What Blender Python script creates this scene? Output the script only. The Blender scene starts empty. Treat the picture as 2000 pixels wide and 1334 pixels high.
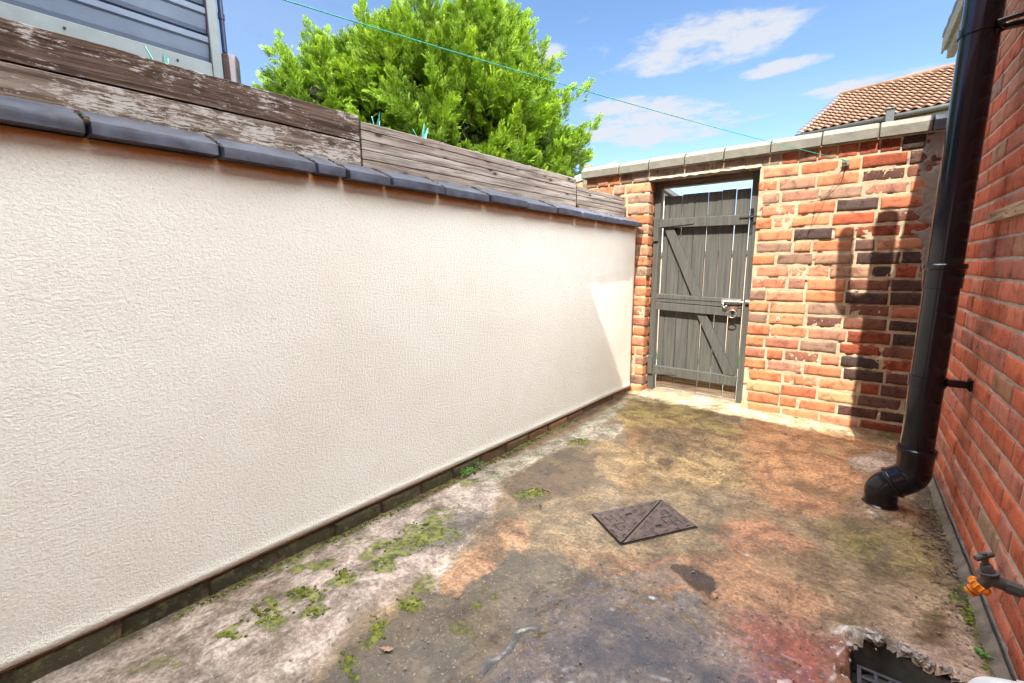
import bpy, math, random
import numpy as np
from mathutils import Vector, Matrix
R = math.radians
SC = bpy.context.scene
COL = SC.collection
random.seed(7)

# ------------------------------------------------------------------ camera, sky, sun, exposure
CAM_H = 1.2
PITCH, ROLL, HEAD, FPX = R(9.46), R(0.4), R(36.8), 870.0      # focal length in pixels of a 2000 px wide frame
fh = np.array([-math.sin(HEAD), math.cos(HEAD), 0.0])
r0 = np.array([math.cos(HEAD), math.sin(HEAD), 0.0])
FWD = fh*math.cos(PITCH) + np.array([0, 0, -math.sin(PITCH)])
u0_ = np.cross(r0, FWD)
RGT = math.cos(ROLL)*r0 - math.sin(ROLL)*u0_
UPV = math.cos(ROLL)*u0_ + math.sin(ROLL)*r0
CAMP = np.array([0, 0, CAM_H])
cd = bpy.data.cameras.new('camera'); cam = bpy.data.objects.new('camera', cd); COL.objects.link(cam)
m = Matrix.Identity(4)
for i in range(3):
    m[i][0] = RGT[i]; m[i][1] = UPV[i]; m[i][2] = -FWD[i]; m[i][3] = CAMP[i]
cam.matrix_world = m
cd.sensor_width = 36.0; cd.lens = FPX/2000*36.0; cd.clip_start = 0.02; cd.clip_end = 2000
SC.camera = cam

SUN = Vector((0.09, -0.70, 1.0)).normalized()
SUN_EL = math.asin(SUN.z); SUN_ROT = math.atan2(SUN.x, SUN.y)
SUN_STRENGTH = 3.7
SKY_STRENGTH = 0.15
EXPOSURE = 1.76
w = bpy.data.worlds.new('World'); SC.world = w; w.use_nodes = True
SC.view_settings.view_transform = 'Standard'
SC.view_settings.look = 'None'
SC.view_settings.exposure = EXPOSURE
SC.view_settings.gamma = 1.0
SC.view_settings.use_curve_mapping = False
def build_world():
    nt = w.node_tree; nt.nodes.clear(); N = nt.nodes; L = nt.links
    out = N.new('ShaderNodeOutputWorld'); bg = N.new('ShaderNodeBackground'); bg.inputs[1].default_value = SKY_STRENGTH
    sky = N.new('ShaderNodeTexSky'); sky.sky_type = 'NISHITA'; sky.sun_disc = False
    sky.sun_elevation = SUN_EL; sky.sun_rotation = SUN_ROT; sky.air_density = 1.0; sky.dust_density = 0.6; sky.ozone_density = 1.6
    tc = N.new('ShaderNodeTexCoord')
    hs = N.new('ShaderNodeHueSaturation'); hs.inputs['Saturation'].default_value = 1.10; hs.inputs['Value'].default_value = 0.53
    L.new(sky.outputs[0], hs.inputs['Color'])
    # clouds: noise on the sky dome, gathered in a few banks
    sep = N.new('ShaderNodeSeparateXYZ'); L.new(tc.outputs['Generated'], sep.inputs[0])
    dv = N.new('ShaderNodeVectorMath'); dv.operation = 'DIVIDE'; L.new(tc.outputs['Generated'], dv.inputs[0])
    cz = N.new('ShaderNodeMath'); cz.operation = 'MAXIMUM'; cz.inputs[1].default_value = 0.05; L.new(sep.outputs['Z'], cz.inputs[0])
    cmb = N.new('ShaderNodeCombineXYZ')
    for i in range(3): L.new(cz.outputs[0], cmb.inputs[i])
    L.new(cmb.outputs[0], dv.inputs[1])
    def noise(scale, detail, rough, dist=0.0, off=(0, 0, 0)):
        mp = N.new('ShaderNodeMapping'); mp.inputs['Location'].default_value = off; L.new(dv.outputs[0], mp.inputs[0])
        n = N.new('ShaderNodeTexNoise'); n.inputs['Scale'].default_value = scale; n.inputs['Detail'].default_value = detail
        n.inputs['Roughness'].default_value = rough; n.inputs['Distortion'].default_value = dist
        L.new(mp.outputs[0], n.inputs['Vector']); return n
    n1 = noise(4.5, 10, 0.62, 0.25)
    def bank(d, rad, soft, sx=1.0, sz=1.0):
        # 1 inside an elongated bank round direction d
        d = Vector(d).normalized()
        h = Vector((d.y, -d.x, 0)).normalized(); v = h.cross(d)
        acc = None
        parts = []
        for ax, s in ((h, sx), (v, sz)):
            dp = N.new('ShaderNodeVectorMath'); dp.operation = 'DOT_PRODUCT'; L.new(tc.outputs['Generated'], dp.inputs[0]); dp.inputs[1].default_value = ax
            mu = N.new('ShaderNodeMath'); mu.operation = 'DIVIDE'; L.new(dp.outputs['Value'], mu.inputs[0]); mu.inputs[1].default_value = s
            sq = N.new('ShaderNodeMath'); sq.operation = 'MULTIPLY'; L.new(mu.outputs[0], sq.inputs[0]); L.new(mu.outputs[0], sq.inputs[1]); parts.append(sq)
        ad = N.new('ShaderNodeMath'); ad.operation = 'ADD'; L.new(parts[0].outputs[0], ad.inputs[0]); L.new(parts[1].outputs[0], ad.inputs[1])
        dp = N.new('ShaderNodeVectorMath'); dp.operation = 'DOT_PRODUCT'; L.new(tc.outputs['Generated'], dp.inputs[0]); dp.inputs[1].default_value = d
        gt = N.new('ShaderNodeMath'); gt.operation = 'GREATER_THAN'; L.new(dp.outputs['Value'], gt.inputs[0]); gt.inputs[1].default_value = 0.2
        mr = N.new('ShaderNodeMapRange'); mr.interpolation_type = 'SMOOTHSTEP'; L.new(ad.outputs[0], mr.inputs[0])
        mr.inputs[1].default_value = 1.5; mr.inputs[2].default_value = 0.0; mr.inputs[3].default_value = 0; mr.inputs[4].default_value = 1
        mm = N.new('ShaderNodeMath'); mm.operation = 'MULTIPLY'; L.new(mr.outputs[0], mm.inputs[0]); L.new(gt.outputs[0], mm.inputs[1])
        return mm
    def direction(px, py):
        d = FWD*FPX + RGT*(px-1000) + UPV*(667-py); return d/np.linalg.norm(d)
    banks = [bank(direction(1370, 82), 0, 0, .19, .048), bank(direction(1290, 245), 0, 0, .18, .040), bank(direction(1250, 205), 0, 0, .13, .018),
             bank(direction(1530, 130), 0, 0, .07, .014), bank(direction(1470, 45), 0, 0, .09, .013), bank(direction(1700, 165), 0, 0, .12, .016),
             bank(direction(1060, 105), 0, 0, .05, .02), bank(direction(600, -120), 0, 0, .3, .03)]
    acc = banks[0]
    for b in banks[1:]:
        mx = N.new('ShaderNodeMath'); mx.operation = 'MAXIMUM'; L.new(acc.outputs[0], mx.inputs[0]); L.new(b.outputs[0], mx.inputs[1]); acc = mx
    # density = smoothstep(noise + bank)
    ms = N.new('ShaderNodeMath'); ms.operation = 'MULTIPLY_ADD'; L.new(acc.outputs[0], ms.inputs[0]); ms.inputs[1].default_value = 0.40
    L.new(n1.outputs['Fac'], ms.inputs[2])
    mr = N.new('ShaderNodeMapRange'); mr.interpolation_type = 'SMOOTHSTEP'; L.new(ms.outputs[0], mr.inputs[0])
    mr.inputs[1].default_value = 0.64; mr.inputs[2].default_value = .93; mr.inputs[4].default_value = 0.92
    # thin veil everywhere low in the sky
    n2 = noise(0.5, 6, 0.6, 0.8, (3, 1, 0))
    v2 = N.new('ShaderNodeMapRange'); v2.interpolation_type = 'SMOOTHSTEP'; L.new(n2.outputs['Fac'], v2.inputs[0]); v2.inputs[1].default_value = .45; v2.inputs[2].default_value = .8; v2.inputs[4].default_value = .22
    mx = N.new('ShaderNodeMath'); mx.operation = 'MAXIMUM'; L.new(mr.outputs[0], mx.inputs[0]); L.new(v2.outputs[0], mx.inputs[1])
    mix = N.new('ShaderNodeMix'); mix.data_type = 'RGBA'; L.new(mx.outputs[0], mix.inputs[0]); L.new(hs.outputs[0], mix.inputs[6]); mix.inputs[7].default_value = (1.62, 1.68, 1.80, 1)
    # a bright cloud field added high overhead, out of view, to fill the shade
    n3 = noise(0.9, 6, .55, .2, (5, 2, 0))
    hi = N.new('ShaderNodeMath'); hi.operation = 'MULTIPLY_ADD'; L.new(n3.outputs['Fac'], hi.inputs[0]); hi.inputs[1].default_value = .30; 
    hx_ = N.new('ShaderNodeMath'); hx_.operation = 'MULTIPLY_ADD'; L.new(sep.outputs['X'], hx_.inputs[0]); hx_.inputs[1].default_value = .38; L.new(sep.outputs['Z'], hx_.inputs[2]); L.new(hx_.outputs[0], hi.inputs[2])
    hr = N.new('ShaderNodeMapRange'); hr.interpolation_type = 'SMOOTHSTEP'; L.new(hi.outputs[0], hr.inputs[0]); hr.inputs[1].default_value = .80; hr.inputs[2].default_value = .98
    mix2 = N.new('ShaderNodeMix'); mix2.data_type = 'RGBA'; L.new(hr.outputs[0], mix2.inputs[0]); L.new(mix.outputs[2], mix2.inputs[6]); mix2.inputs[7].default_value = (18.5, 19.3, 19.6, 1)
    mix = mix2
    L.new(mix.outputs[2], bg.inputs[0]); L.new(bg.outputs[0], out.inputs[0])
build_world()
sl = bpy.data.lights.new('sun', 'SUN'); sl.energy = SUN_STRENGTH; sl.angle = R(0.5); sl.color = (1.0, 0.93, 0.82)
so = bpy.data.objects.new('sun', sl); COL.objects.link(so); so.location = (3, -10, 20)
so.rotation_euler = SUN.to_track_quat('Z', 'Y').to_euler()

# ------------------------------------------------------------------ measuring helpers
def ray(x, y): return FWD*FPX + RGT*(x-1000) + UPV*(667-y)
def onz(x, y, z=0.0):
    r = ray(x, y); return CAMP + r*((z-CAM_H)/r[2])
def onpl(x, y, p, n):
    r = ray(x, y); n = np.array(n, float); return CAMP + r*(np.dot(np.array(p, float)-CAMP, n)/np.dot(r, n))
EY = 4.108                      # face of the end wall
RX = 0.489                      # face of the house wall
LA = math.atan2(.9978, .0658)   # direction of the left wall
LX = np.array([math.cos(LA), math.sin(LA), 0]); LY = np.array([-math.sin(LA), math.cos(LA), 0]); LO = np.array([-1.88, 0, 0])
def wl(px, py, off=0.0):        # point of the left wall in its own (u, z)
    p = onpl(px, py, LO + LY*off, LY); return float(np.dot(p-LO, LX)), float(p[2])
def we(px, py, off=0.0):
    p = onpl(px, py, (0, EY+off, 0), (0, 1, 0)); return float(p[0]), float(p[2])

# ------------------------------------------------------------------ noise in numpy
def _hash(ix, iy, iz, seed):
    h = (ix*374761393 + iy*668265263 + iz*2147483647 + seed*974634777) & 0xFFFFFFFF
    h = ((h ^ (h >> 13))*1274126177) & 0xFFFFFFFF
    return ((h ^ (h >> 16)) & 0xFFFF)/65535.0
def vn(p, f=1.0, seed=0):
    p = np.asarray(p, float)*f; i = np.floor(p).astype(np.int64); t = p-i; t = t*t*(3-2*t); r = 0
    for a in (0, 1):
        for b in (0, 1):
            for c in (0, 1):
                wgt = (t[..., 0] if a else 1-t[..., 0])*(t[..., 1] if b else 1-t[..., 1])*(t[..., 2] if c else 1-t[..., 2])
                r = r + wgt*_hash(i[..., 0]+a, i[..., 1]+b, i[..., 2]+c, seed)
    return r*2-1
def fbm(p, f=1.0, seed=0, o=4, g=.5):
    r = 0; a = 1.0; s = 0
    for k in range(o):
        r = r + a*vn(p, f, seed+k*17); s += a; a *= g; f *= 2.03
    return r/s
def lin(c):
    c = np.asarray(c, float)/255.0
    return np.where(c <= .04045, c/12.92, ((c+.055)/1.055)**2.4)

# ------------------------------------------------------------------ object helpers
def tag(o, label=None, cat=None, group=None, kind=None):
    if label: o['label'] = label
    if cat: o['category'] = cat
    if group: o['group'] = group
    if kind: o['kind'] = kind
    return o
def thing(name, label, cat, loc=(0, 0, 0), rotz=0.0, group=None):
    o = bpy.data.objects.new(name, None); COL.objects.link(o); o.empty_display_size = .1
    o.location = loc; o.rotation_euler = (0, 0, rotz)
    return tag(o, label, cat, group)
def mesh_obj(name, v, f, mat, parent=None, smooth=False, cols=None, auto=None):
    me = bpy.data.meshes.new(name)
    v = np.asarray(v, dtype=np.float32)
    if isinstance(f, np.ndarray):
        n = len(f); k = f.shape[1]
        me.vertices.add(len(v)); me.vertices.foreach_set('co', v.ravel())
        me.loops.add(n*k); me.loops.foreach_set('vertex_index', f.astype(np.int32).ravel())
        me.polygons.add(n); me.polygons.foreach_set('loop_start', np.arange(0, n*k, k, dtype=np.int32)); me.polygons.foreach_set('loop_total', np.full(n, k, dtype=np.int32))
        me.update(calc_edges=True)
    else:
        me.from_pydata([tuple(map(float, q)) for q in v], [], f)
    if cols:
        for cn, cv in cols.items():
            a = me.color_attributes.new(cn, 'FLOAT_COLOR', 'POINT')
            cv = np.asarray(cv, dtype=np.float32)
            if cv.shape[1] == 3: cv = np.concatenate([cv, np.ones((len(cv), 1), np.float32)], 1)
            a.data.foreach_set('color', cv.ravel())
    me.validate()
    if smooth: me.polygons.foreach_set('use_smooth', [True]*len(me.polygons))
    if auto is not None:
        me.polygons.foreach_set('use_smooth', [True]*len(me.polygons))
        me.set_sharp_from_angle(angle=R(auto))
    me.materials.append(mat)
    o = bpy.data.objects.new(name, me); COL.objects.link(o)
    if parent: o.parent = parent
    return o
class MB:
    def __init__(s): s.v = []; s.f = []
    def add(s, v, f):
        b = len(s.v); s.v += [tuple(map(float, q)) for q in v]; s.f += [tuple(i+b for i in q) for q in f]; return s
    def box(s, x0, x1, y0, y1, z0, z1, bev=0.0, jit=0.0):
        """box with chamfered edges"""
        if bev <= 0:
            v = [(x, y, z) for x in (x0, x1) for y in (y0, y1) for z in (z0, z1)]
            return s.add(v, [(0, 1, 3, 2), (4, 6, 7, 5), (0, 4, 5, 1), (2, 3, 7, 6), (0, 2, 6, 4), (1, 5, 7, 3)])
        X = (x0, x1); Y = (y0, y1); Z = (z0, z1); v = []; idx = {}
        for i in (0, 1):
            for j in (0, 1):
                for k in (0, 1):
                    sx, sy, sz = (1, -1)[i], (1, -1)[j], (1, -1)[k]
                    for a in range(3):
                        p = [X[i], Y[j], Z[k]]
                        for b, sg in ((0, sx), (1, sy), (2, sz)):
                            if b != a: p[b] += sg*bev
                        if jit: p = [q+random.uniform(-jit, jit) for q in p]
                        idx[(i, j, k, a)] = len(v); v.append(p)
        g = lambda i, j, k, a: idx[(i, j, k, a)]
        f = []
        for i in (0, 1): f.append([g(i, 0, 0, 0), g(i, 1, 0, 0), g(i, 1, 1, 0), g(i, 0, 1, 0)][::(1 if i else -1)])
        for j in (0, 1): f.append([g(0, j, 0, 1), g(1, j, 0, 1), g(1, j, 1, 1), g(0, j, 1, 1)][::(-1 if j else 1)])
        for k in (0, 1): f.append([g(0, 0, k, 2), g(1, 0, k, 2), g(1, 1, k, 2), g(0, 1, k, 2)][::(1 if k else -1)])
        for j in (0, 1):
            for k in (0, 1):
                q = [g(0, j, k, 1), g(1, j, k, 1), g(1, j, k, 2), g(0, j, k, 2)]; f.append(q[::(1 if j == k else -1)])
        for i in (0, 1):
            for k in (0, 1):
                q = [g(i, 0, k, 0), g(i, 1, k, 0), g(i, 1, k, 2), g(i, 0, k, 2)]; f.append(q[::(-1 if i == k else 1)])
        for i in (0, 1):
            for j in (0, 1):
                q = [g(i, j, 0, 0), g(i, j, 1, 0), g(i, j, 1, 1), g(i, j, 0, 1)]; f.append(q[::(1 if i == j else -1)])
        for i in (0, 1):
            for j in (0, 1):
                for k in (0, 1):
                    q = [g(i, j, k, 0), g(i, j, k, 1), g(i, j, k, 2)]; f.append(q[::(1 if (i+j+k) % 2 else -1)])
        return s.add(v, f)
    def tube(s, path, rad, seg=16, caps=True, flat=1.0):
        path = [Vector(p) for p in path]; n = len(path)
        if not hasattr(rad, '__len__'): rad = [rad]*n
        T = []
        for i in range(n):
            a = path[max(i-1, 0)]; b = path[min(i+1, n-1)]; d = (b-a)
            T.append(d.normalized() if d.length > 1e-9 else (T[-1] if T else Vector((0, 0, 1))))
        up = Vector((0, 0, 1)) if abs(T[0].z) < .9 else Vector((1, 0, 0))
        N = (up - T[0]*up.dot(T[0])).normalized(); v = []; f = []
        for i in range(n):
            if i: N = (N - T[i]*N.dot(T[i])).normalized()
            B = T[i].cross(N)
            for k in range(seg):
                a = 2*math.pi*k/seg; v.append(path[i] + (N*math.cos(a) + B*math.sin(a)*flat)*rad[i])
        for i in range(n-1):
            for k in range(seg):
                k2 = (k+1) % seg; f.append((i*seg+k, i*seg+k2, (i+1)*seg+k2, (i+1)*seg+k))
        if caps: f.append(tuple(range(seg))[::-1]); f.append(tuple((n-1)*seg+k for k in range(seg)))
        return s.add(v, f)
    def prism(s, poly, axis, a0, a1):
        """2-D outline extruded along axis 'x','y' or 'z' from a0 to a1"""
        n = len(poly)
        def P(p, a):
            return {'x': (a, p[0], p[1]), 'y': (p[0], a, p[1]), 'z': (p[0], p[1], a)}[axis]
        v = [P(p, a0) for p in poly] + [P(p, a1) for p in poly]
        f = [tuple(range(n))[::-1], tuple(range(n, 2*n))] + [(i, (i+1) % n, n+(i+1) % n, n+i) for i in range(n)]
        return s.add(v, f)
    def build(s, name, mat, parent=None, smooth=False, auto=None, fix=True):
        o = mesh_obj(name, s.v, s.f, mat, parent, smooth, None, None)
        if fix:
            import bmesh
            bm = bmesh.new(); bm.from_mesh(o.data); bmesh.ops.recalc_face_normals(bm, faces=bm.faces); bm.to_mesh(o.data); bm.free()
        if auto is not None:
            o.data.polygons.foreach_set('use_smooth', [True]*len(o.data.polygons)); o.data.set_sharp_from_angle(angle=R(auto))
        return o
def arc_path(pts, r, n=8):
    """polyline with rounded corners"""
    pts = [Vector(p) for p in pts]; out = [pts[0]]
    for i in range(1, len(pts)-1):
        p = pts[i]; a = (pts[i-1]-p); b = (pts[i+1]-p); la = min(r, a.length*.49); lb = min(r, b.length*.49)
        A = p + a.normalized()*la; B = p + b.normalized()*lb
        for k in range(n+1):
            t = k/n; out.append(A*(1-t)**2 + p*2*t*(1-t) + B*t*t)
    out.append(pts[-1]); return out

# ------------------------------------------------------------------ materials
class Mat:
    def __init__(s, name):
        s.m = bpy.data.materials.new(name); s.m.use_nodes = True; s.nt = s.m.node_tree; s.N = s.nt.nodes; s.L = s.nt.links
        s.b = s.N['Principled BSDF']; s.tc = s.N.new('ShaderNodeTexCoord'); s.b.inputs['Specular IOR Level'].default_value = .35
    def link(s, a, b): s.L.new(a, b)
    def vec(s, scale=(1, 1, 1), loc=(0, 0, 0)):
        mp = s.N.new('ShaderNodeMapping'); mp.inputs['Scale'].default_value = scale; mp.inputs['Location'].default_value = loc
        s.L.new(s.tc.outputs['Object'], mp.inputs[0]); return mp.outputs[0]
    def noise(s, scale, detail=4, rough=.55, dist=0., vec=None, out='Fac'):
        n = s.N.new('ShaderNodeTexNoise'); n.inputs['Scale'].default_value = scale; n.inputs['Detail'].default_value = detail
        n.inputs['Roughness'].default_value = rough; n.inputs['Distortion'].default_value = dist
        s.L.new(vec if vec else s.tc.outputs['Object'], n.inputs['Vector']); return n.outputs[out]
    def voro(s, scale, feature='F1', vec=None, out='Distance'):
        n = s.N.new('ShaderNodeTexVoronoi'); n.feature = feature; n.inputs['Scale'].default_value = scale
        s.L.new(vec if vec else s.tc.outputs['Object'], n.inputs['Vector']); return n.outputs[out]
    def ramp(s, fac, stops, interp='LINEAR'):
        n = s.N.new('ShaderNodeValToRGB'); n.color_ramp.interpolation = interp; e = n.color_ramp.elements
        while len(e) < len(stops): e.new(.5)
        for q, (p, c) in zip(e, stops):
            q.position = p; c = (c, c, c) if not hasattr(c, '__len__') else c; q.color = (c[0], c[1], c[2], 1)
        s.L.new(fac, n.inputs[0]); return n.outputs[0]
    def mr(s, v, a, b, c=0., d=1., smooth=True):
        n = s.N.new('ShaderNodeMapRange'); n.interpolation_type = 'SMOOTHSTEP' if smooth else 'LINEAR'
        for i, q in enumerate((a, b, c, d)): n.inputs[i+1].default_value = q
        s.L.new(v, n.inputs[0]); return n.outputs[0]
    def mix(s, fac, a, b, mode='MIX'):
        n = s.N.new('ShaderNodeMix'); n.data_type = 'RGBA'; n.blend_type = mode
        for i, q in ((0, fac), (6, a), (7, b)):
            if hasattr(q, 'links') or isinstance(q, bpy.types.NodeSocket): s.L.new(q, n.inputs[i])
            elif i == 0: n.inputs[0].default_value = q
            else: n.inputs[i].default_value = (q[0], q[1], q[2], 1)
        return n.outputs[2]
    def math(s, op, a, b=None, c=None):
        n = s.N.new('ShaderNodeMath'); n.operation = op
        for i, q in enumerate((a, b, c)):
            if q is None: continue
            if isinstance(q, bpy.types.NodeSocket): s.L.new(q, n.inputs[i])
            else: n.inputs[i].default_value = q
        return n.outputs[0]
    def attr(s, name, out='Color'):
        n = s.N.new('ShaderNodeAttribute'); n.attribute_name = name; return n.outputs[out]
    def sep(s, col):
        n = s.N.new('ShaderNodeSeparateColor'); s.L.new(col, n.inputs[0]); return n.outputs
    def set(s, color=None, rough=None, metal=None, spec=None):
        for key, q in (('Base Color', color), ('Roughness', rough), ('Metallic', metal), ('Specular IOR Level', spec)):
            if q is None: continue
            if isinstance(q, bpy.types.NodeSocket): s.L.new(q, s.b.inputs[key])
            elif hasattr(q, '__len__'): s.b.inputs[key].default_value = (q[0], q[1], q[2], 1)
            else: s.b.inputs[key].default_value = q
        return s
    def bump(s, *layers):
        prev = None
        for h, strength, dist in layers:
            n = s.N.new('ShaderNodeBump'); n.inputs['Strength'].default_value = strength; n.inputs['Distance'].default_value = dist
            s.L.new(h, n.inputs['Height'])
            if prev: s.L.new(prev, n.inputs['Normal'])
            prev = n.outputs[0]
        s.L.new(prev, s.b.inputs['Normal']); return s

def m_simple(name, col, rough=.6, metal=0., var=.15, scale=30, bump=.3, bd=.001, spec=.35):
    M = Mat(name); n = M.noise(scale, 5, .6); c1 = tuple(q*(1-var) for q in col); c2 = tuple(min(1, q*(1+var)) for q in col)
    M.set(M.ramp(n, [(.3, c1), (.7, c2)]), rough, metal, spec); M.bump((n, bump, bd)); return M.m

def m_brick(name, grain=260, pit=.5, mott=.5, edge=(.30, .22, .16), speck=True):
    """fired clay: colour of each brick from the mesh, mottled and pitted"""
    M = Mat(name); base = M.attr('tint')
    n1 = M.noise(14, 5, .65, .6); n2 = M.noise(70, 4, .7); n3 = M.noise(grain, 3, .7)
    c = M.mix(M.mr(n1, .45, .66, 0, mott), base, M.mix(1.0, base, (1.25, 1.2, 1.15), 'MULTIPLY'))
    c = M.mix(M.mr(n1, .50, .34, 0, mott), c, M.mix(1.0, base, (.52, .46, .50), 'MULTIPLY'))
    c = M.mix(M.mr(M.noise(30, 5, .75, .5, M.vec((1, 1, 1), (3, 3, 3))), .56, .68, 0, .5*mott), c, M.mix(1.0, base, (.40, .36, .38), 'MULTIPLY'))
    c = M.mix(M.mr(n2, .55, .75, 0, .35), c, edge)
    if speck: c = M.mix(M.mr(n3, .60, .70, 0, .65), c, M.mix(1.0, c, (.45, .38, .36), 'MULTIPLY'))
    M.set(c, .88, 0, .2); M.bump((n2, .6, .004), (n3, pit, .003)); return M.m
def m_mortar(name, col, dark=.75):
    M = Mat(name); n1 = M.noise(9, 5, .6); n2 = M.noise(120, 4, .75)
    c = M.mix(M.mr(n1, .35, .7), tuple(q*dark for q in col), col); c = M.mix(M.mr(n2, .58, .72, 0, .5), c, tuple(q*.55 for q in col))
    M.set(c, .95, 0, .15); M.bump((n2, .9, .004)); return M.m
def m_board(name, silver, brown, paint=None, paint_amt=.5, knots=True, dark=(.05, .03, .02)):
    """weathered softwood, grain along local X, knots, flaking paint"""
    M = Mat(name)
    wv = M.vec((1.0, 1.0, 1.0)); wob = M.noise(3.0, 3, .5, 0, M.vec((.8, 1, 3)), 'Color')
    add = M.N.new('ShaderNodeVectorMath'); add.operation = 'MULTIPLY_ADD'; M.L.new(wob, add.inputs[0]); add.inputs[1].default_value = (0, .02, .03); M.L.new(wv, add.inputs[2])
    st = M.N.new('ShaderNodeMapping'); st.inputs['Scale'].default_value = (3.0, 90, 90); M.L.new(add.outputs[0], st.inputs[0])
    g = M.noise(1.0, 6, .65, .4, st.outputs[0])
    st2 = M.N.new('ShaderNodeMapping'); st2.inputs['Scale'].default_value = (1.2, 26, 26); M.L.new(add.outputs[0], st2.inputs[0])
    g2 = M.noise(1.0, 5, .6, .8, st2.outputs[0])
    c = M.mix(M.mr(g2, .35, .65), brown, silver)
    c = M.mix(M.mr(g, .56, .40, 0, .75), c, tuple(q*.45 for q in brown))
    hgt = g
    if knots:
        kv = M.voro(1.0, 'F1', M.vec((6.5, .01, 14.0)))
        k = M.mr(kv, .10, .17, 1, 0); ring = M.mr(kv, .10, .34, .65, 0)
        rings = M.N.new('ShaderNodeTexWave'); rings.wave_type = 'RINGS'
        c = M.mix(ring, c, tuple(q*.6 for q in brown)); c = M.mix(k, c, dark)
    if paint:
        pn = M.noise(1.0, 8, .78, .4, M.vec((22, 90, 120))); pz = M.noise(3.2, 5, .6, .3, M.vec((1, 1, 2.2)))
        th = M.math('ADD', pn, M.math('MULTIPLY', M.math('SUBTRACT', pz, .5), .75))
        fl = M.mr(th, .62-.22*paint_amt, .66-.22*paint_amt, 0, 1)
        c = M.mix(M.math('MULTIPLY', fl, .80), c, paint); c = M.mix(M.math('MULTIPLY', k, .85), c, dark) if knots else c
    M.set(c, .85, 0, .2); M.bump((g, .8, .004), (g2, .4, .004)); return M.m

def m_render():
    M = Mat('roughcast_render')
    n0 = M.noise(1.3, 4, .5); n1 = M.noise(5, 5, .55)
    wv = M.vec((1, 1, 1.25))
    b1 = M.noise(85, 4, .6, .6, wv); b2 = M.noise(150, 3, .6, .8, wv)
    c = M.ramp(n0, [(.3, (.82, .81, .725)), (.7, (.86, .86, .795))])
    c = M.mix(M.mr(n1, .52, .78, 0, .30), c, (.76, .70, .60)); c = M.mix(M.mr(M.noise(1.1, 3, .5, .5, M.vec((1, 1, 1.6), (4, 2, 1))), .48, .74, 0, .30), c, (.72, .68, .60))
    c = M.mix(M.mr(b1, .50, .30, 0, .30), c, (.60, .54, .46))
    # orange-brown band along the top edge: shade under the coping, painted in
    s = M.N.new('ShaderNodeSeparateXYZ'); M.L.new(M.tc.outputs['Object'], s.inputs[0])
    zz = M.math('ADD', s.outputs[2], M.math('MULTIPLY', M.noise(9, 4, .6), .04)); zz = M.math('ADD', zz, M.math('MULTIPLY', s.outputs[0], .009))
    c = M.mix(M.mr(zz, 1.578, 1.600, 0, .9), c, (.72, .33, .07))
    M.set(c, .93, 0, .15); M.bump((b1, 1., .0046), (b2, .6, .0028)); return M.m

MT = {}
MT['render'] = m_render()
MT['brick_old'] = m_brick('weathered_clay_brick', 170, .8, .85, (.42, .31, .22))
MT['brick_new'] = m_brick('dragfaced_red_brick', 110, 1., .75, (.42, .24, .18))
MT['mortar_old'] = m_mortar('lime_mortar', (.48, .385, .26))
MT['mortar_new'] = m_mortar('grey_mortar', (.62, .55, .46))
MT['bluebrick'] = m_simple('blue_engineering_coping', (.048, .058, .086), .36, 0, .6, 14, .6, .003, .9)
MT['coping'] = m_simple('grey_concrete_coping', (.155, .148, .122), .8, 0, .2, 18, .5, .003)
MT['blackpvc'] = m_simple('black_pvc', (.006, .006, .012), .15, 0, .2, 8, .03, .001, .48)
MT['greypvc'] = m_simple('grey_plastic', (.075, .078, .075), .45, 0, .2, 40, .1, .001, .5)
MT['whitepvc'] = m_simple('white_plastic', (.75, .76, .78), .3, 0, .05, 10, .05, .001, .5)
MT['orange'] = m_simple('orange_plastic', (.85, .26, .01), .38, 0, .08, 30, .1, .001, .5)
MT['steel'] = m_simple('dull_galvanised_steel', (.42, .40, .37), .42, .8, .25, 80, .3, .001)
MT['rust'] = m_simple('rusty_iron', (.20, .09, .05), .75, .4, .4, 60, .6, .002)
MT['darkiron'] = m_simple('black_iron', (.03, .028, .026), .5, .5, .3, 80, .4, .001)
MT['twine'] = m_simple('green_line', (.01, .50, .36), .5, 0, .1, 40, .1, .001)
MT['white'] = m_simple('white_painted_wall', (.72, .70, .66), .8, 0, .05, 6, .2, .002)
MT['slate'] = m_simple('dark_slate', (.09, .095, .105), .6, 0, .2, 20, .4, .003)
MT['fascia'] = m_simple('grey_weathered_fascia', (.22, .21, .17), .75, 0, .35, 25, .5, .003)
MT['mosscement'] = m_simple('mossy_cement', (.30, .28, .20), .95, 0, .35, 30, 1., .006)
MT['foam'] = m_simple('yellow_foam', (.55, .33, .03), .9, 0, .2, 60, 1., .004)
MT['agave'] = m_simple('teal_leaf', (.13, .48, .42), .45, 0, .12, 30, .1, .001)
MT['earth'] = m_simple('dark_soil', (.05, .035, .022), .95, 0, .4, 40, 1., .01)
MT['weed'] = m_simple('weed_leaf', (.08, .26, .03), .6, 0, .3, 60, .2, .001)
MT['deadleaf'] = m_simple('dead_leaf', (.33, .20, .14), .75, 0, .35, 50, .4, .001)
MT['twig'] = m_simple('grey_brown_twig', (.22, .16, .10), .85, 0, .4, 60, .4, .001)
MT['batten'] = m_board('bare_pine', (.62, .44, .28), (.50, .30, .18), None, 0, False)
MT['board_painted'] = m_board('flaking_brown_board', (.17, .12, .09), (.06, .032, .022), (.46, .43, .41), .27)
MT['board_pale'] = m_board('flaking_pale_board', (.26, .21, .17), (.11, .07, .045), (.46, .43, .40), .50)
MT['board_silver'] = m_board('silvered_slat', (.40, .355, .32), (.26, .20, .16), None)
MT['glass'] = m_simple('window_glass', (.03, .035, .04), .06, 0, .05, 3, 0.0, .001, .8)

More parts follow.
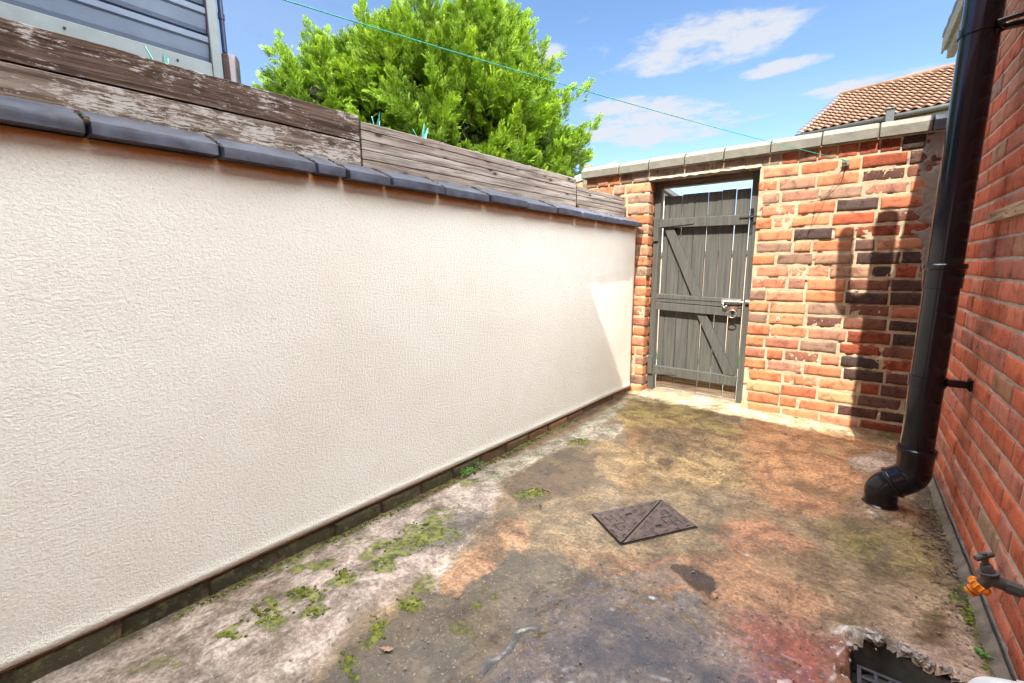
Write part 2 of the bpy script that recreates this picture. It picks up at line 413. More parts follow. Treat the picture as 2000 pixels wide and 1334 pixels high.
def m_gate():
    M = Mat('charcoal_gate_paint')
    g = M.noise(1.0, 6, .65, .3, M.vec((60, 60, 2.2))); h = M.noise(1.0, 4, .6, 0, M.vec((6, 6, 170))); n = M.noise(40, 5, .7)
    c = M.mix(M.mr(g, .35, .65), (.055, .055, .048), (.088, .087, .076))
    c = M.mix(M.mr(n, .66, .76, 0, .6), c, (.26, .23, .18))
    s = M.N.new('ShaderNodeSeparateXYZ'); M.L.new(M.tc.outputs['Object'], s.inputs[0])
    zz = M.math('ADD', s.outputs[2], M.math('MULTIPLY', n, .03))
    M.set(c, .62, 0, .35); M.bump((g, .4, .0015), (h, .22, .001)); return M.m
MT['gate'] = m_gate()
MT['gate_bare'] = m_board('bare_plank_foot', (.20, .16, .115), (.13, .09, .06), None, 0, False)

# ------------------------------------------------------------------ brick fields
def brick_field(name, bricks, mat, parent, depth=.10, nu=9, nz=5, rough=.004, rnd=.006, seed=0, wob=.004, push=None):
    """bricks: (u0,u1,z0,z1,(r,g,b)[,proud]) in the wall's own frame, front face at y=0 looking to -Y. One mesh."""
    B = len(bricks); arr = np.array([b[:4] for b in bricks]); col = np.array([b[4] for b in bricks]); pr = np.array([(b[5] if len(b) > 5 else 0.) for b in bricks])
    s = np.linspace(0, 1, nu); t = np.linspace(0, 1, nz)
    # tighten the ends so that the arris is crisp
    s = np.concatenate([[0, .03], np.linspace(.1, .9, nu-4), [.97, 1]]); t = np.concatenate([[0, .09], np.linspace(.3, .7, max(1, nz-4)), [.91, 1]]) if nz > 4 else t
    nu = len(s); nz = len(t)
    S, T = np.meshgrid(s, t, indexing='ij')
    W = (arr[:, 1]-arr[:, 0])[:, None, None]; H = (arr[:, 3]-arr[:, 2])[:, None, None]
    U = arr[:, 0][:, None, None] + W*S; Z = arr[:, 2][:, None, None] + H*T
    de = np.minimum(np.minimum(S*W, (1-S)*W), np.minimum(T*H, (1-T)*H))
    Y = np.clip(1-de/rnd, 0, 1)**2*rnd
    P = np.stack([U, np.full_like(U, seed*3.1), Z], -1)
    sh = np.arange(B)[:, None, None]*1.37
    P2 = P + np.stack([sh*0, sh, sh*0], -1)*np.ones_like(P)
    Y = Y - rough*fbm(P2, 28, seed, 3)*1.0 + np.maximum(0, fbm(P2, 45, seed+5, 2)-.35)*rough*3 - pr[:, None, None]
    rim = np.clip(1-de/.012, 0, 1)
    U = U + wob*rim*vn(P2, 22, seed+9); Z = Z + wob*rim*vn(P2, 22, seed+11)
    # outer ring going back
    V = np.stack([U, Y, Z], -1)
    Vp = np.pad(V, ((0, 0), (1, 1), (1, 1), (0, 0)), mode='edge')
    ring = np.zeros((nu+2, nz+2), bool); ring[0] = ring[-1] = True; ring[:, 0] = ring[:, -1] = True
    Vp[:, ring, 1] = depth
    nU, nZ = nu+2, nz+2
    ids = np.arange(B*nU*nZ).reshape(B, nU, nZ)
    F = np.stack([ids[:, :-1, :-1], ids[:, 1:, :-1], ids[:, 1:, 1:], ids[:, :-1, 1:]], -1).reshape(-1, 4)
    C = np.repeat(col, nU*nZ, axis=0)
    return mesh_obj(name, Vp.reshape(-1, 3), F, mat, parent, True, {'tint': C})

def courses(u0, u1, z0, n, ch, L, mor, pal, rng, inside=None, jit=.006, start=0., zjit=.002, header=.18):
    out = []
    for k in range(n):
        za = z0 + k*ch; u = u0 - (L/2 if k % 2 else 0) - rng.uniform(0, .03) + start
        while u < u1:
            l = L*(1+rng.uniform(-.03, .03))
            if rng.random() < header: l = l*.5
            a, b = max(u, u0), min(u+l-mor, u1)
            if b-a > .03:
                q = (a+rng.uniform(-jit, jit)*.5 if a > u0 else a, b, za+mor*.5+rng.uniform(-zjit, zjit), za+ch-mor*.5+rng.uniform(-zjit, zjit))
                for q2 in (inside(q) if inside else [q]):
                    out.append((*q2, pal(rng, (q2[0]+q2[1])/2, za)))
            u += l
    return out
# ------------------------------------------------------------------ setting: the ground beyond
def build_terrain():
    M = Mat('rough_ground'); n = M.noise(.8, 6, .6); n2 = M.noise(8, 5, .6)
    c = M.mix(M.mr(n, .4, .6), (.09, .11, .035), (.20, .16, .11)); c = M.mix(M.mr(n2, .5, .7, 0, .5), c, (.05, .06, .02)); M.set(c, .95); M.bump((n2, .8, .05))
    nn = 40; xs = np.concatenate([-np.geomspace(400, 3, 12), np.linspace(-2.2, 2.2, 9), np.geomspace(3, 400, 12)]); ys = xs+4
    X, Y = np.meshgrid(xs, ys, indexing='ij'); Z = np.full_like(X, -.42)
    P = np.stack([X, Y, Z], -1); n0, n1 = X.shape; ids = np.arange(n0*n1).reshape(n0, n1)
    F = np.stack([ids[:-1, :-1], ids[1:, :-1], ids[1:, 1:], ids[:-1, 1:]], -1).reshape(-1, 4)
    tag(mesh_obj('ground', P.reshape(-1, 3), F, M.m, None, True), kind='structure')
    # alley beyond the gate
    v = MB().box(-9, 9, EY+.235, EY+1.6, -.40, .0, .01); o = v.build('path', m_simple('alley_concrete', (.42, .38, .33), .9, 0, .25, 6, .6, .006)); tag(o, kind='structure')
    # a strip of grass along the far side of the alley
    rng = np.random.default_rng(5); n = 5200
    x = rng.uniform(-6, 3, n); y = rng.uniform(EY+1.62, EY+2.05, n); h = rng.uniform(.12, .42, n)*(.6+.4*(rng.random(n))); a = rng.uniform(0, 6.28, n); le = rng.uniform(-.1, .1, (n, 2)); wd = .006
    base = np.stack([x, y, np.full(n, -.41)], -1); d = np.stack([np.cos(a)*wd, np.sin(a)*wd, 0*a], -1); top = base + np.stack([le[:, 0], le[:, 1], h+.4], -1)
    V = np.stack([base-d, base+d, top], 1).reshape(-1, 3); F = np.arange(n*3).reshape(-1, 3)
    tag(mesh_obj('grass', V, F, MT['weed']), 'tall green grass growing along the alley, glimpsed through the gate boards', 'grass', kind='stuff')
build_terrain()

# ------------------------------------------------------------------ the yard floor
def poly_sd(P, poly):
    """signed distance (negative inside) of points P (n,2) to polygon"""
    poly = np.asarray(poly); n = len(poly); d = np.full(len(P), 1e9); ins = np.zeros(len(P), bool)
    for i in range(n):
        a = poly[i]; b = poly[(i+1) % n]; e = b-a; w_ = P-a; t = np.clip((w_@e)/(e@e+1e-12), 0, 1)
        d = np.minimum(d, np.linalg.norm(w_-t[:, None]*e, axis=1))
        c = ((a[1] > P[:, 1]) != (b[1] > P[:, 1])) & (P[:, 0] < (b[0]-a[0])*(P[:, 1]-a[1])/(b[1]-a[1]+1e-12)+a[0]); ins ^= c
    return np.where(ins, -d, d)
def line_d(P, pts):
    d = np.full(len(P), 1e9); pts = np.asarray(pts)
    for a, b in zip(pts[:-1], pts[1:]):
        e = b-a; w_ = P-a; t = np.clip((w_@e)/(e@e+1e-12), 0, 1); d = np.minimum(d, np.linalg.norm(w_-t[:, None]*e, axis=1))
    return d
def g2(pts): return [onz(x, y)[:2] for x, y in pts]
def sm(x, a, b):
    t = np.clip((x-a)/(b-a), 0, 1); return t*t*(3-2*t)
HOLE = np.array([(.112, 1.690), (.205, 1.735), (.30, 1.705), (.475, 1.66), (.478, 1.30), (.16, 1.30), (.100, 1.48)])
LID = dict(A=np.array((-.897, 1.848)), U=np.array((.565, .825)), W=np.array((.825, -.565)), lu=.405, lw=.256)
def build_floor():
    xs = np.concatenate([np.arange(-2.0, .60, .0085)]); ys = np.concatenate([np.arange(-.96, .9, .03), np.arange(.9, 2.6, .0085), np.arange(2.6, 4.36, .013)])
    X, Y = np.meshgrid(xs, ys, indexing='ij'); P2 = np.stack([X.ravel(), Y.ravel()], -1); n = len(P2)
    P3 = np.concatenate([P2, np.zeros((n, 1))], 1)
    wr = np.stack([fbm(P3, 7, 3, 4, .6), fbm(P3, 7, 31, 4, .6)], -1)*.055; Pw = P2+wr
    wf = np.stack([fbm(P3, 30, 13, 3), fbm(P3, 30, 41, 3)], -1)*.02; Pw = Pw+wf
    col = np.tile(lin((166, 142, 108)), (n, 1)); wet = np.full(n, .48); moss = np.zeros(n); rgh = np.zeros(n); H = np.zeros(n)
    def lay(pts, c, soft=.03, amt=1., wv=None, rv=None):
        nonlocal col, wet, rgh
        a = amt*sm(poly_sd(Pw, g2(pts)), soft, -soft)
        col = col*(1-a[:, None]) + lin(c)*a[:, None]
        if wv is not None: wet = wet*(1-a)+wv*a
        if rv is not None: rgh = rgh*(1-a)+rv*a
        return a
    # broad zones
    lay([(0, 1400), (0, 1330), (640, 1050), (940, 905), (975, 950), (960, 1010), (870, 1090), (800, 1150), (700, 1210), (560, 1400)], (204, 188, 178), .03, 1, .25, .5)
    lay([(560, 1450), (700, 1245), (870, 1140), (1000, 1065), (1180, 1120), (1130, 1200), (900, 1400)], (112, 94, 70), .02, .95, .62, .6)
    lay([(860, 1450), (1040, 1190), (1180, 1130), (1400, 1200), (1580, 1260), (1660, 1450)], (138, 114, 90), .07, 1, .9, 1)
    lay([(1150, 1170), (1300, 1140), (1520, 1190), (1660, 1230), (1600, 1330), (1300, 1250)], (165, 140, 118), .06, .8, .55, 1)
    lay([(1150, 860), (1450, 850), (1640, 900), (1600, 960), (1350, 960), (1180, 960)], (190, 158, 108), .08, .8, .35, .1)
    lay([(1440, 830), (1650, 850), (1775, 880), (1700, 960), (1640, 1010), (1480, 975)], (202, 148, 104), .08, .9, .30, .15)
    lay([(1180, 830), (1300, 800), (1440, 850), (1330, 880), (1220, 880)], (150, 118, 76), .05, .8, .5, 0)
    lay([(1190, 805), (1240, 778), (1340, 790), (1440, 830), (1440, 855), (1330, 830), (1230, 840)], (168, 146, 86), .03, .8, .3, 0)
    lay([(1090, 1050), (1190, 1080), (1290, 1080), (1340, 1100), (1300, 1130), (1180, 1130), (1110, 1090)], (178, 142, 106), .04, .8, .35, .3)
    lay([(1200, 1095), (1400, 1080), (1520, 1110), (1640, 1180), (1560, 1210), (1380, 1180), (1260, 1150)], (196, 146, 108), .05, .85, .4, .6)
    lay([(1600, 1010), (1700, 1005), (1830, 1060), (1860, 1150), (1800, 1170), (1640, 1090)], (158, 138, 88), .06, .9, .45, .1)
    lay([(1650, 1100), (1850, 1150), (1890, 1230), (1780, 1230), (1640, 1180)], (178, 152, 124), .05, .8, .4, .3)
    lay([(1700, 1220), (1880, 1215), (1960, 1340), (1900, 1400), (1820, 1330), (1720, 1270)], (196, 168, 148), .03, .9, .2, .8)
    lay([(1800, 1200), (1840, 1195), (1850, 1230), (1800, 1255), (1770, 1250)], (130, 118, 62), .02, .8, .6, .3)
    # patches
    lay([(985, 955), (1050, 905), (1080, 870), (1170, 885), (1160, 930), (1140, 965), (1070, 978), (1010, 975)], (122, 92, 52), .012, .95, .75, 0)
    lay([(935, 905), (1100, 850), (1215, 785), (1215, 800), (1140, 850), (1060, 895), (1010, 925), (960, 950)], (188, 182, 166), .015, .9, .1, .4)
    lay([(1115, 850), (1180, 828), (1225, 832), (1190, 858), (1125, 862)], (214, 204, 186), .01, .9, .1, .2)
    lay([(945, 995), (960, 1012), (890, 1065), (780, 1090), (700, 1110), (800, 1060), (880, 1010)], (108, 102, 96), .02, .75, .45, .8)
    lay([(860, 1125), (930, 1060), (990, 1012), (1035, 1035), (1030, 1072), (1000, 1060), (965, 1115), (890, 1165), (868, 1160)], (210, 166, 130), .010, .95, .05, .2)
    lay([(800, 1120), (870, 1085), (900, 1090), (870, 1125), (870, 1160), (830, 1150)], (214, 196, 182), .012, .9, .05, .2)
    lay([(930, 1040), (960, 1018), (1020, 1030), (1030, 1050), (980, 1040), (950, 1050)], (70, 55, 48), .02, .55, .3, .9)
    lay([(1225, 1120), (1330, 1098), (1390, 1140), (1330, 1150), (1240, 1150)], (160, 140, 130), .012, .7, .7, .4)
    lay([(1318, 1108), (1350, 1105), (1400, 1140), (1392, 1165), (1345, 1150)], (118, 84, 44), .008, 1, .95, -.4)
    lay([(1312, 1165), (1360, 1158), (1372, 1195), (1320, 1190)], (165, 160, 160), .008, .9, 1., -.6)
    lay([(930, 1300), (1020, 1225), (1045, 1215), (1010, 1250), (960, 1320)], (84, 74, 66), .012, .85, 1., -.4)
    lay([(1610, 1238), (1665, 1240), (1760, 1260), (1790, 1280), (1720, 1268), (1650, 1262)], (206, 200, 192), .01, .9, .1, 1)
    lay([(1440, 1210), (1560, 1215), (1650, 1280), (1660, 1400), (1480, 1400)], (180, 78, 62), .10, .75, .5, 1)
    lay([(1820, 950), (1850, 1000), (1895, 1110), (1900, 1180), (1870, 1140), (1810, 1010), (1770, 985)], (88, 72, 56), .02, .85, .3, 1)
    lay([(1230, 760), (1450, 785), (1660, 838), (1680, 856), (1460, 815), (1222, 776)], (222, 206, 170), .02, .9, .05, .2)  # strip of sun at the gate threshold, painted as paler floor colour
    lay([(1650, 900), (1720, 880), (1760, 900), (1740, 935), (1690, 925)], (206, 188, 172), .03, .8, .2, .1)
    lay([(1640, 990), (1690, 950), (1760, 960), (1800, 1000), (1760, 1030), (1690, 1030)], (176, 138, 104), .02, .8, .35, .3)
    # exposed bricks in the floor
    ex = lay([(1395, 1045), (1430, 1012), (1490, 1005), (1570, 1050), (1600, 1075), (1500, 1085), (1450, 1100)], (205, 138, 102), .03, .7, .3, -.2)
    ex2 = lay([(1500, 975), (1560, 965), (1660, 1000), (1600, 1020), (1530, 1000)], (206, 142, 100), .03, .6, .3, 0)
    bu = Pw@np.array((.95, -.3)); bv = Pw@np.array((.3, .95))
    row = np.floor(bv/.085); jx = np.abs(((bu/.23+row*.5) % 1)-.5); jz = np.abs((bv/.085) % 1-.5); joint = np.maximum(sm(jx, .47, .49), sm(jz, .42, .46))*np.maximum(ex, ex2*.8)
    col = col*(1-.55*joint[:, None])+lin((196, 172, 132))*.55*joint[:, None]; H += .004*joint
    # screed lines and cracks
    crack = np.zeros(n)
    for pts, wd, c in (([(950, 915), (985, 935), (1010, 952), (1045, 962)], .010, (70, 78, 36)), ([(1050, 985), (1100, 1040), (1150, 1085), (1230, 1150), (1290, 1180)], .006, (150, 140, 120)),
                       ([(1030, 1070), (1110, 1110), (1150, 1150)], .006, (90, 76, 60)), ([(1180, 1120), (1260, 1095), (1330, 1100)], .004, (120, 96, 70)),
                       ([(1640, 1075), (1720, 1100), (1840, 1150), (1880, 1200)], .005, (170, 150, 120)), ([(1320, 975), (1420, 930), (1500, 900)], .006, (170, 140, 100)),
                       ([(1215, 880), (1300, 850), (1440, 870)], .006, (176, 150, 104)), ([(1660, 1010), (1740, 1020), (1770, 985)], .006, (96, 74, 50))):
        a = sm(line_d(Pw, g2(pts)), wd*1.7, wd*.3)*(.5+.5*sm(fbm(P3, 18, 77, 2), -.3, .3)); col = col*(1-.75*a[:, None])+lin(c)*.75*a[:, None]; crack = np.maximum(crack, a)
    H -= crack*.003
    # sweeping trowel marks around the right-hand cement
    c0 = np.array(onz(1560, 1180)[:2]); rr = np.linalg.norm(Pw-c0, axis=1)
    z0 = sm(poly_sd(Pw, g2([(1500, 1010), (1700, 1000), (1890, 1100), (1900, 1240), (1640, 1230), (1480, 1110)])), .08, -.05)
    trow = np.sin(rr*150+4*fbm(P3, 5, 55, 2)); H += .0007*trow*z0; col *= (1+.05*trow*z0)[:, None]
    # moss
    def mo(px, py, rx, ry, amt=1.):
        nonlocal moss
        c = np.array(onz(px, py)[:2]); ex_ = np.array(onz(px+rx, py)[:2])-c; ey_ = np.array(onz(px, py-ry)[:2])-c
        A = np.linalg.inv(np.stack([ex_, ey_], 1)); q = (Pw-c)@A.T; d = np.linalg.norm(q, axis=1) + .95*fbm(P3, 20, 91, 4, .65)
        moss = np.maximum(moss, amt*sm(d, 1.45, .5))
    for b in ((840, 1035, 48, 26, 1), (815, 1060, 40, 16, .9), (770, 1075, 34, 18, .9), (745, 1100, 20, 16, 1), (600, 1160, 34, 18, 1), (612, 1195, 28, 14, .95), (530, 1190, 28, 30, .8),
              (510, 1215, 40, 16, .7), (672, 1125, 26, 18, 1), (715, 1085, 26, 10, .9), (800, 1180, 26, 20, .95), (840, 1140, 40, 22, .6), (685, 1300, 22, 34, .95), (740, 1235, 14, 26, 1), (720, 1265, 20, 10, .8),
              (450, 1240, 26, 14, .8), (610, 1090, 60, 12, .9), (560, 1105, 40, 10, .8), (700, 1050, 60, 10, .6), (860, 1000, 40, 10, .6), (915, 930, 30, 8, .8), (1045, 960, 36, 10, .8), (1130, 862, 26, 8, .8),
              (960, 1170, 20, 10, .5), (900, 1240, 24, 14, .5), (930, 1190, 22, 10, .6), (1040, 1230, 30, 16, .35), (1240, 800, 60, 14, .35), (1310, 800, 60, 12, .3), (1690, 1060, 50, 20, .45), (1700, 1120, 40, 20, .3),
              (340, 1290, 40, 10, .7), (240, 1310, 60, 10, .5), (1470, 1010, 30, 12, .3), (1660, 975, 26, 10, .4), (1835, 1215, 20, 10, .5), (1890, 1180, 12, 60, .7), (1930, 1270, 12, 40, .8), (1560, 800, 20, 8, .4)):
        mo(*b)
    moss = moss*(.35+.65*sm(fbm(P3, 45, 21, 4, .7), -.35, .15))
    # the joint against the left wall: dirt and moss
    dl = (P2-LO[:2])@(-LY[:2]); ds = sm(dl, .085, .02)*(.6+.4*sm(fbm(P3, 12, 66, 3), -.3, .3))
    col = col*(1-.7*ds[:, None])+lin((92, 84, 62))*.7*ds[:, None]; moss = np.maximum(moss, .5*ds*sm(fbm(P3, 14, 67, 3), 0, .4)*sm(P2[:, 1], 3.4, 2.4))
    dr = RX-P2[:, 0]; drm = sm(dr, .07, .03)*sm(P2[:, 1], 3.6, 3.2); col = col*(1-.8*drm[:, None])+lin((70, 64, 44))*.8*drm[:, None]; moss = np.maximum(moss, .6*drm*sm(fbm(P3, 25, 68, 3), -.1, .3))
    # general blotchiness
    bl = fbm(P3, 3, 7, 5, .65); b2 = fbm(P3, 14, 8, 5, .7); col = col*(1+.30*bl+.30*b2)[:, None]
    st = sm(fbm(P3, 5, 17, 5, .7), .08, .40)*.5; col = col*(1-st[:, None]) + lin((120, 96, 62))*st[:, None]; wet = wet+st*.5
    sp = sm(fbm(P3, 95, 19, 2), .54, .68)*(.15+.25*np.clip(rgh, 0, 1)); col = col*(1-sp[:, None]) + lin((214, 200, 188))*sp[:, None]
    sp = sm(fbm(P3, 80, 29, 2), .50, .62)*.6; col = col*(1-sp[:, None]) + lin((58, 46, 36))*sp[:, None]
    wet = np.clip(wet+.25*fbm(P3, 6, 71, 4), 0, 1)
    # height
    r = np.clip(rgh, 0, 1)
    H += .004*fbm(P3, 2.2, 5, 3) + .0022*r*fbm(P3, 26, 6, 4, .65) + .0016*r*np.abs(fbm(P3, 60, 9, 2)) + .0035*moss*(.6+.6*vn(P3, 70, 4)) + .0005*fbm(P3, 60, 10, 2)
    H *= 1-.7*sm(wet, .7, 1.0)
    H += -.035*sm(dl, .35, 0)*sm(P2[:, 1], 3.6, 1.6)
    # cement collar round the drain pipe, sunk seat of the lid, broken rim of the gully
    dp = np.linalg.norm(P2-np.array((.245, 2.77)), axis=1); H += .018*sm(dp, .17, .09)
    lc = P2-LID['A']; lu = lc@LID['U']; lw = lc@LID['W']; dlid = np.maximum(np.maximum(-lu, lu-LID['lu']), np.maximum(-lw, lw-LID['lw'])); kl = sm(dlid, .06, .01)
    H = H*(1-kl) + (-.001)*kl; H -= .012*sm(dlid, .004, -.004)
    hd = poly_sd(P2+wf*1.2, HOLE); H += (.012+.02*fbm(P3, 30, 88, 3))*sm(hd, .05, .005)
    H -= .035*sm(hd, .004, -.014)
    # floor falls away beneath the walls
    Z = H.reshape(X.shape)
    n0, n1 = X.shape; ids = np.arange(n).reshape(n0, n1)
    F = np.stack([ids[:-1, :-1], ids[1:, :-1], ids[1:, 1:], ids[:-1, 1:]], -1).reshape(-1, 4)
    cx = P2[F].mean(1); fh_ = poly_sd(cx, HOLE); keep = fh_ > -.012; F = F[keep]
    k = 0.66
    col = np.clip(col*k, .01, .8)
    V = np.stack([X.ravel(), Y.ravel(), H], -1)
    M = Mat('stained_yard_concrete')
    tint = M.attr('tint'); s = M.sep(M.attr('wear')); nf = M.noise(220, 4, .7); nm = M.noise(60, 5, .65); nl = M.noise(18, 5, .6)
    nb = M.noise(7, 8, .72, .6); ns = M.noise(1.0, 7, .7, .8, M.vec((16, 5.5, 10)))
    c = M.mix(M.mr(nb, .36, .64), M.mix(1., tint, (.55, .50, .44), 'MULTIPLY'), M.mix(1., tint, (1.38, 1.36, 1.34), 'MULTIPLY'))
    c = M.mix(M.mr(nm, .38, .60, .80, 0), c, M.mix(1., c, (.50, .46, .42), 'MULTIPLY'))
    c = M.mix(M.mr(ns, .58, .68, 0, .5), c, M.mix(1., c, (.55, .50, .44), 'MULTIPLY'))
    c = M.mix(M.mr(ns, .42, .34, 0, .4), c, M.mix(1., c, (1.4, 1.36, 1.3), 'MULTIPLY'))
    c = M.mix(M.mr(nf, .58, .68, 0, .65), c, M.mix(1., tint, (.36, .33, .30), 'MULTIPLY'))
    c = M.mix(M.mr(M.noise(120, 3, .6), .64, .70, 0, .6), c, (.56, .52, .47))
    cv = M.voro(3.3, 'DISTANCE_TO_EDGE', None); cn = M.N.new('ShaderNodeTexVoronoi'); cn.feature = 'DISTANCE_TO_EDGE'; cn.inputs['Scale'].default_value = 2.6
    wa = M.N.new('ShaderNodeVectorMath'); wa.operation = 'MULTIPLY_ADD'; M.L.new(M.noise(6, 6, .7, 0, None, 'Color'), wa.inputs[0]); wa.inputs[1].default_value = (.30, .30, 0); M.L.new(M.tc.outputs['Object'], wa.inputs[2]); M.L.new(wa.outputs[0], cn.inputs['Vector'])
    ck = M.math('MULTIPLY', M.mr(cn.outputs['Distance'], .003, .010, 1, 0), M.mr(M.noise(2.2, 3, .5), .50, .62))
    c = M.mix(M.math('MULTIPLY', ck, .65), c, (.07, .06, .04))
    wetn = M.math('ADD', s[1], M.math('MULTIPLY', M.math('SUBTRACT', nl, .5), .5))
    wf_ = M.mr(wetn, .35, .85)
    c = M.mix(M.math('MULTIPLY', wf_, .45), c, M.mix(1., c, (.55, .52, .50), 'MULTIPLY')); c = M.mix(M.mr(wetn, .86, 1.0, 0, .8), c, M.mix(1., c, (.42, .38, .36), 'MULTIPLY'))
    mf = M.mr(M.math('ADD', M.math('ADD', s[0], M.math('MULTIPLY', M.math('SUBTRACT', nm, .5), 1.1)), M.math('MULTIPLY', M.math('SUBTRACT', nf, .5), .5)), .24, .66)
    mc = M.mix(M.mr(M.noise(28, 5, .7), .38, .62), (.045, .065, .014), (.25, .27, .045))
    c = M.mix(M.math('MULTIPLY', mf, .82), c, mc)
    rg = M.mr(wetn, .2, .95, .72, .22, False); rg = M.math('ADD', rg, M.math('MULTIPLY', mf, .5)); rg = M.math('ADD', rg, M.mr(nf, .3, .7, -.06, .12, False))
    M.set(c, rg, 0, .5)
    M.L.new(M.math('MULTIPLY', M.mr(wetn, .25, .75), M.math('SUBTRACT', 1.0, mf)), M.b.inputs['Coat Weight']); M.b.inputs['Coat Roughness'].default_value = .05; M.b.inputs['Coat IOR'].default_value = 1.85
    cb_ = M.N.new('ShaderNodeBump'); cb_.inputs['Strength'].default_value = .06; cb_.inputs['Distance'].default_value = .002; M.L.new(M.noise(40, 4, .6), cb_.inputs['Height']); M.L.new(cb_.outputs[0], M.b.inputs['Coat Normal'])
    M.bump((nl, .25, .004), (nm, .6, .004), (nf, .8, .002), (ck, -.8, .004), (M.math('MULTIPLY', mf, M.noise(300, 3, .7)), .9, .004))
    o = mesh_obj('ground', V, F, M.m, None, True, {'tint': col, 'wear': np.stack([np.clip(moss, 0, 1), wet, np.clip(rgh, 0, 1)], -1)})
    o.name = 'yard_floor'; tag(o, kind='structure')
build_floor()

# ------------------------------------------------------------------ left wall
def zc(u): return 1.592-.009*u
def build_left_wall():
    t = thing('boundary_wall', 'long cream roughcast garden wall on the left with dark coping', 'wall', LO, LA)
    U0, U1 = -.96, 4.085
    # core
    v = MB()
    v.add([(U0, .02, -.4), (U1, .02, -.4), (U1, .20, -.4), (U0, .20, -.4), (U0, .02, zc(U0)), (U1, .02, zc(U1)), (U1, .20, zc(U1)), (U0, .20, zc(U0))],
          [(0, 1, 5, 4), (1, 2, 6, 5), (2, 3, 7, 6), (3, 0, 4, 7), (4, 5, 6, 7), (3, 2, 1, 0)])
    v.build('wall_core', MT['mortar_old'], t)
    # render coat, gently uneven
    us = np.arange(U0, U1+.001, .02); us[-1] = U1; ks = np.linspace(0, 1, 70)
    Ug, K = np.meshgrid(us, ks, indexing='ij'); zl = .050+.004*fbm(np.stack([Ug, Ug*0, Ug*0], -1), 2, 3, 3); Z = zl+(zc(Ug)-.002-zl)*K
    Pn = np.stack([Ug, Ug*0, Z], -1); Yv = -.003*fbm(Pn, 1.6, 4, 3) - .0015*fbm(Pn, 9, 6, 3)
    Yv = Yv - .010*sm(Z, .085, .05)
    V = np.stack([Ug, Yv, Z], -1); n0, n1 = Ug.shape
    low = V[:, :1].copy(); low[..., 1] = .015; top = V[:, -1:].copy(); top[..., 1] = .03; V = np.concatenate([low, V, top], 1); n1 += 2
    e0 = V[:1].copy(); e0[..., 1] = .03; e1 = V[-1:].copy(); e1[..., 1] = .03; V = np.concatenate([e0, V, e1], 0); n0 += 2
    ids = np.arange(n0*n1).reshape(n0, n1); F = np.stack([ids[:-1, :-1], ids[1:, :-1], ids[1:, 1:], ids[:-1, 1:]], -1).reshape(-1, 4)
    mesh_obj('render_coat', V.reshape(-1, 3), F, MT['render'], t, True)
    v = MB(); v.box(U0, U1, -.010, .012, .0435, .0485, .001); v.build('bead', m_simple('rusty_stop_bead', (.16, .07, .035), .7, .2, .5, 15, .5, .002), t)
    # brick footing
    rng = random.Random(3); bs = []; u = U0
    while u < U1:
        l = .245*(1+rng.uniform(-.06, .06)); far = max(0, min(1, (u-1.9)/1.0)); d = (.050, .043, .024); o = (.30, .135, .07)
        q = far*rng.uniform(.6, 1) if rng.random() > .12 else .25
        c = tuple(d[i]*(1-q)+o[i]*q for i in range(3)); gg = rng.uniform(.7, 1.35); c = tuple(x*gg for x in c)
        bs.append((u, min(u+l-rng.uniform(.008, .018), U1), -.058, .036+rng.uniform(-.007, .003), c, rng.uniform(-.006, .008))); u += l
    M = Mat('mossy_footing_brick'); base = M.attr('tint'); n1 = M.noise(22, 5, .65); n2 = M.noise(120, 4, .7)
    c = M.mix(M.mr(n1, .5, .72, 0, .7), base, (.16, .16, .06)); c = M.mix(M.mr(n2, .62, .7, 0, .7), c, (.34, .30, .24)); M.set(c, .8); M.bump((n1, .6, .006), (n2, .8, .003))
    brick_field('footing_brick', bs, M.m, t, .08, 14, 6, .009, .010, 4, .012)
    mb = MB(); mb.box(U0, U1, .006, .0195, -.12, .0395, .001); mb.build('footing_mortar', m_simple('dirty_footing_mortar', (.10, .075, .05), .9, 0, .6, 20, 1, .006), t)
    # coping: blue bricks, sloped top; joints read off the photograph's bottom edge
    jx = [(174, 265), (433, 305), (619, 335), (680, 347), (766, 362), (870, 382), (959, 395), (1031, 404), (1089, 415), (1137, 424), (1178, 431), (1213, 437)]
    js = [wl(x, y, -.063)[0] for x, y in jx]; js = [-.96, -.42, js[0]-.46 if js[0]-.46 > -.4 else -.1] + js + [4.09]
    js = sorted(set(round(j, 3) for j in js)); first = None
    rng = random.Random(9)
    for k, (a, b) in enumerate(zip(js[:-1], js[1:])):
        if b-a < .04: continue
        nu = 16; nn = 26; dz = rng.uniform(-.004, .004); dy = rng.uniform(-.006, .006); rz = rng.uniform(-.004, .004)
        g = .004+rng.uniform(0, .003); prof = [(.13, .004), (-.0630, .0), (-.0632, .012), (-.0635, .022), (-.0625, .0345), (-.045, .0415), (-.010, .056), (.05, .080), (.10, .100), (.13, .102)]
        V = []; us_ = np.concatenate([[a+g, a+g+.004], np.linspace(a+g+.02, b-g-.02, nu-4), [b-g-.004, b-g]])
        for i, u in enumerate(us_):
            e = .006 if i in (0, nu-1) else 0
            for (y, z) in prof:
                p = np.array([[u+k*3.3, y, z]]); j = .0020*float(fbm(p, 22, 3, 3)[0]); j2 = .0022*float(fbm(p+9, 16, 5, 3)[0])
                V.append((u+(j2 if i in (0, 1, nu-2, nu-1) else 0)*1.6, y+dy+j+e*(1 if y < 0 else 0)+rz*(u-a), z+zc(u)+dz+j2*.7-e*(1 if z > .03 else -1)*.5))
        m_ = len(prof); F = [(i*m_+q, i*m_+(q+1) % m_, (i+1)*m_+(q+1) % m_, (i+1)*m_+q) for i in range(nu-1) for q in range(m_)]
        F += [tuple(range(m_)), tuple((nu-1)*m_+q for q in range(m_))[::-1]]
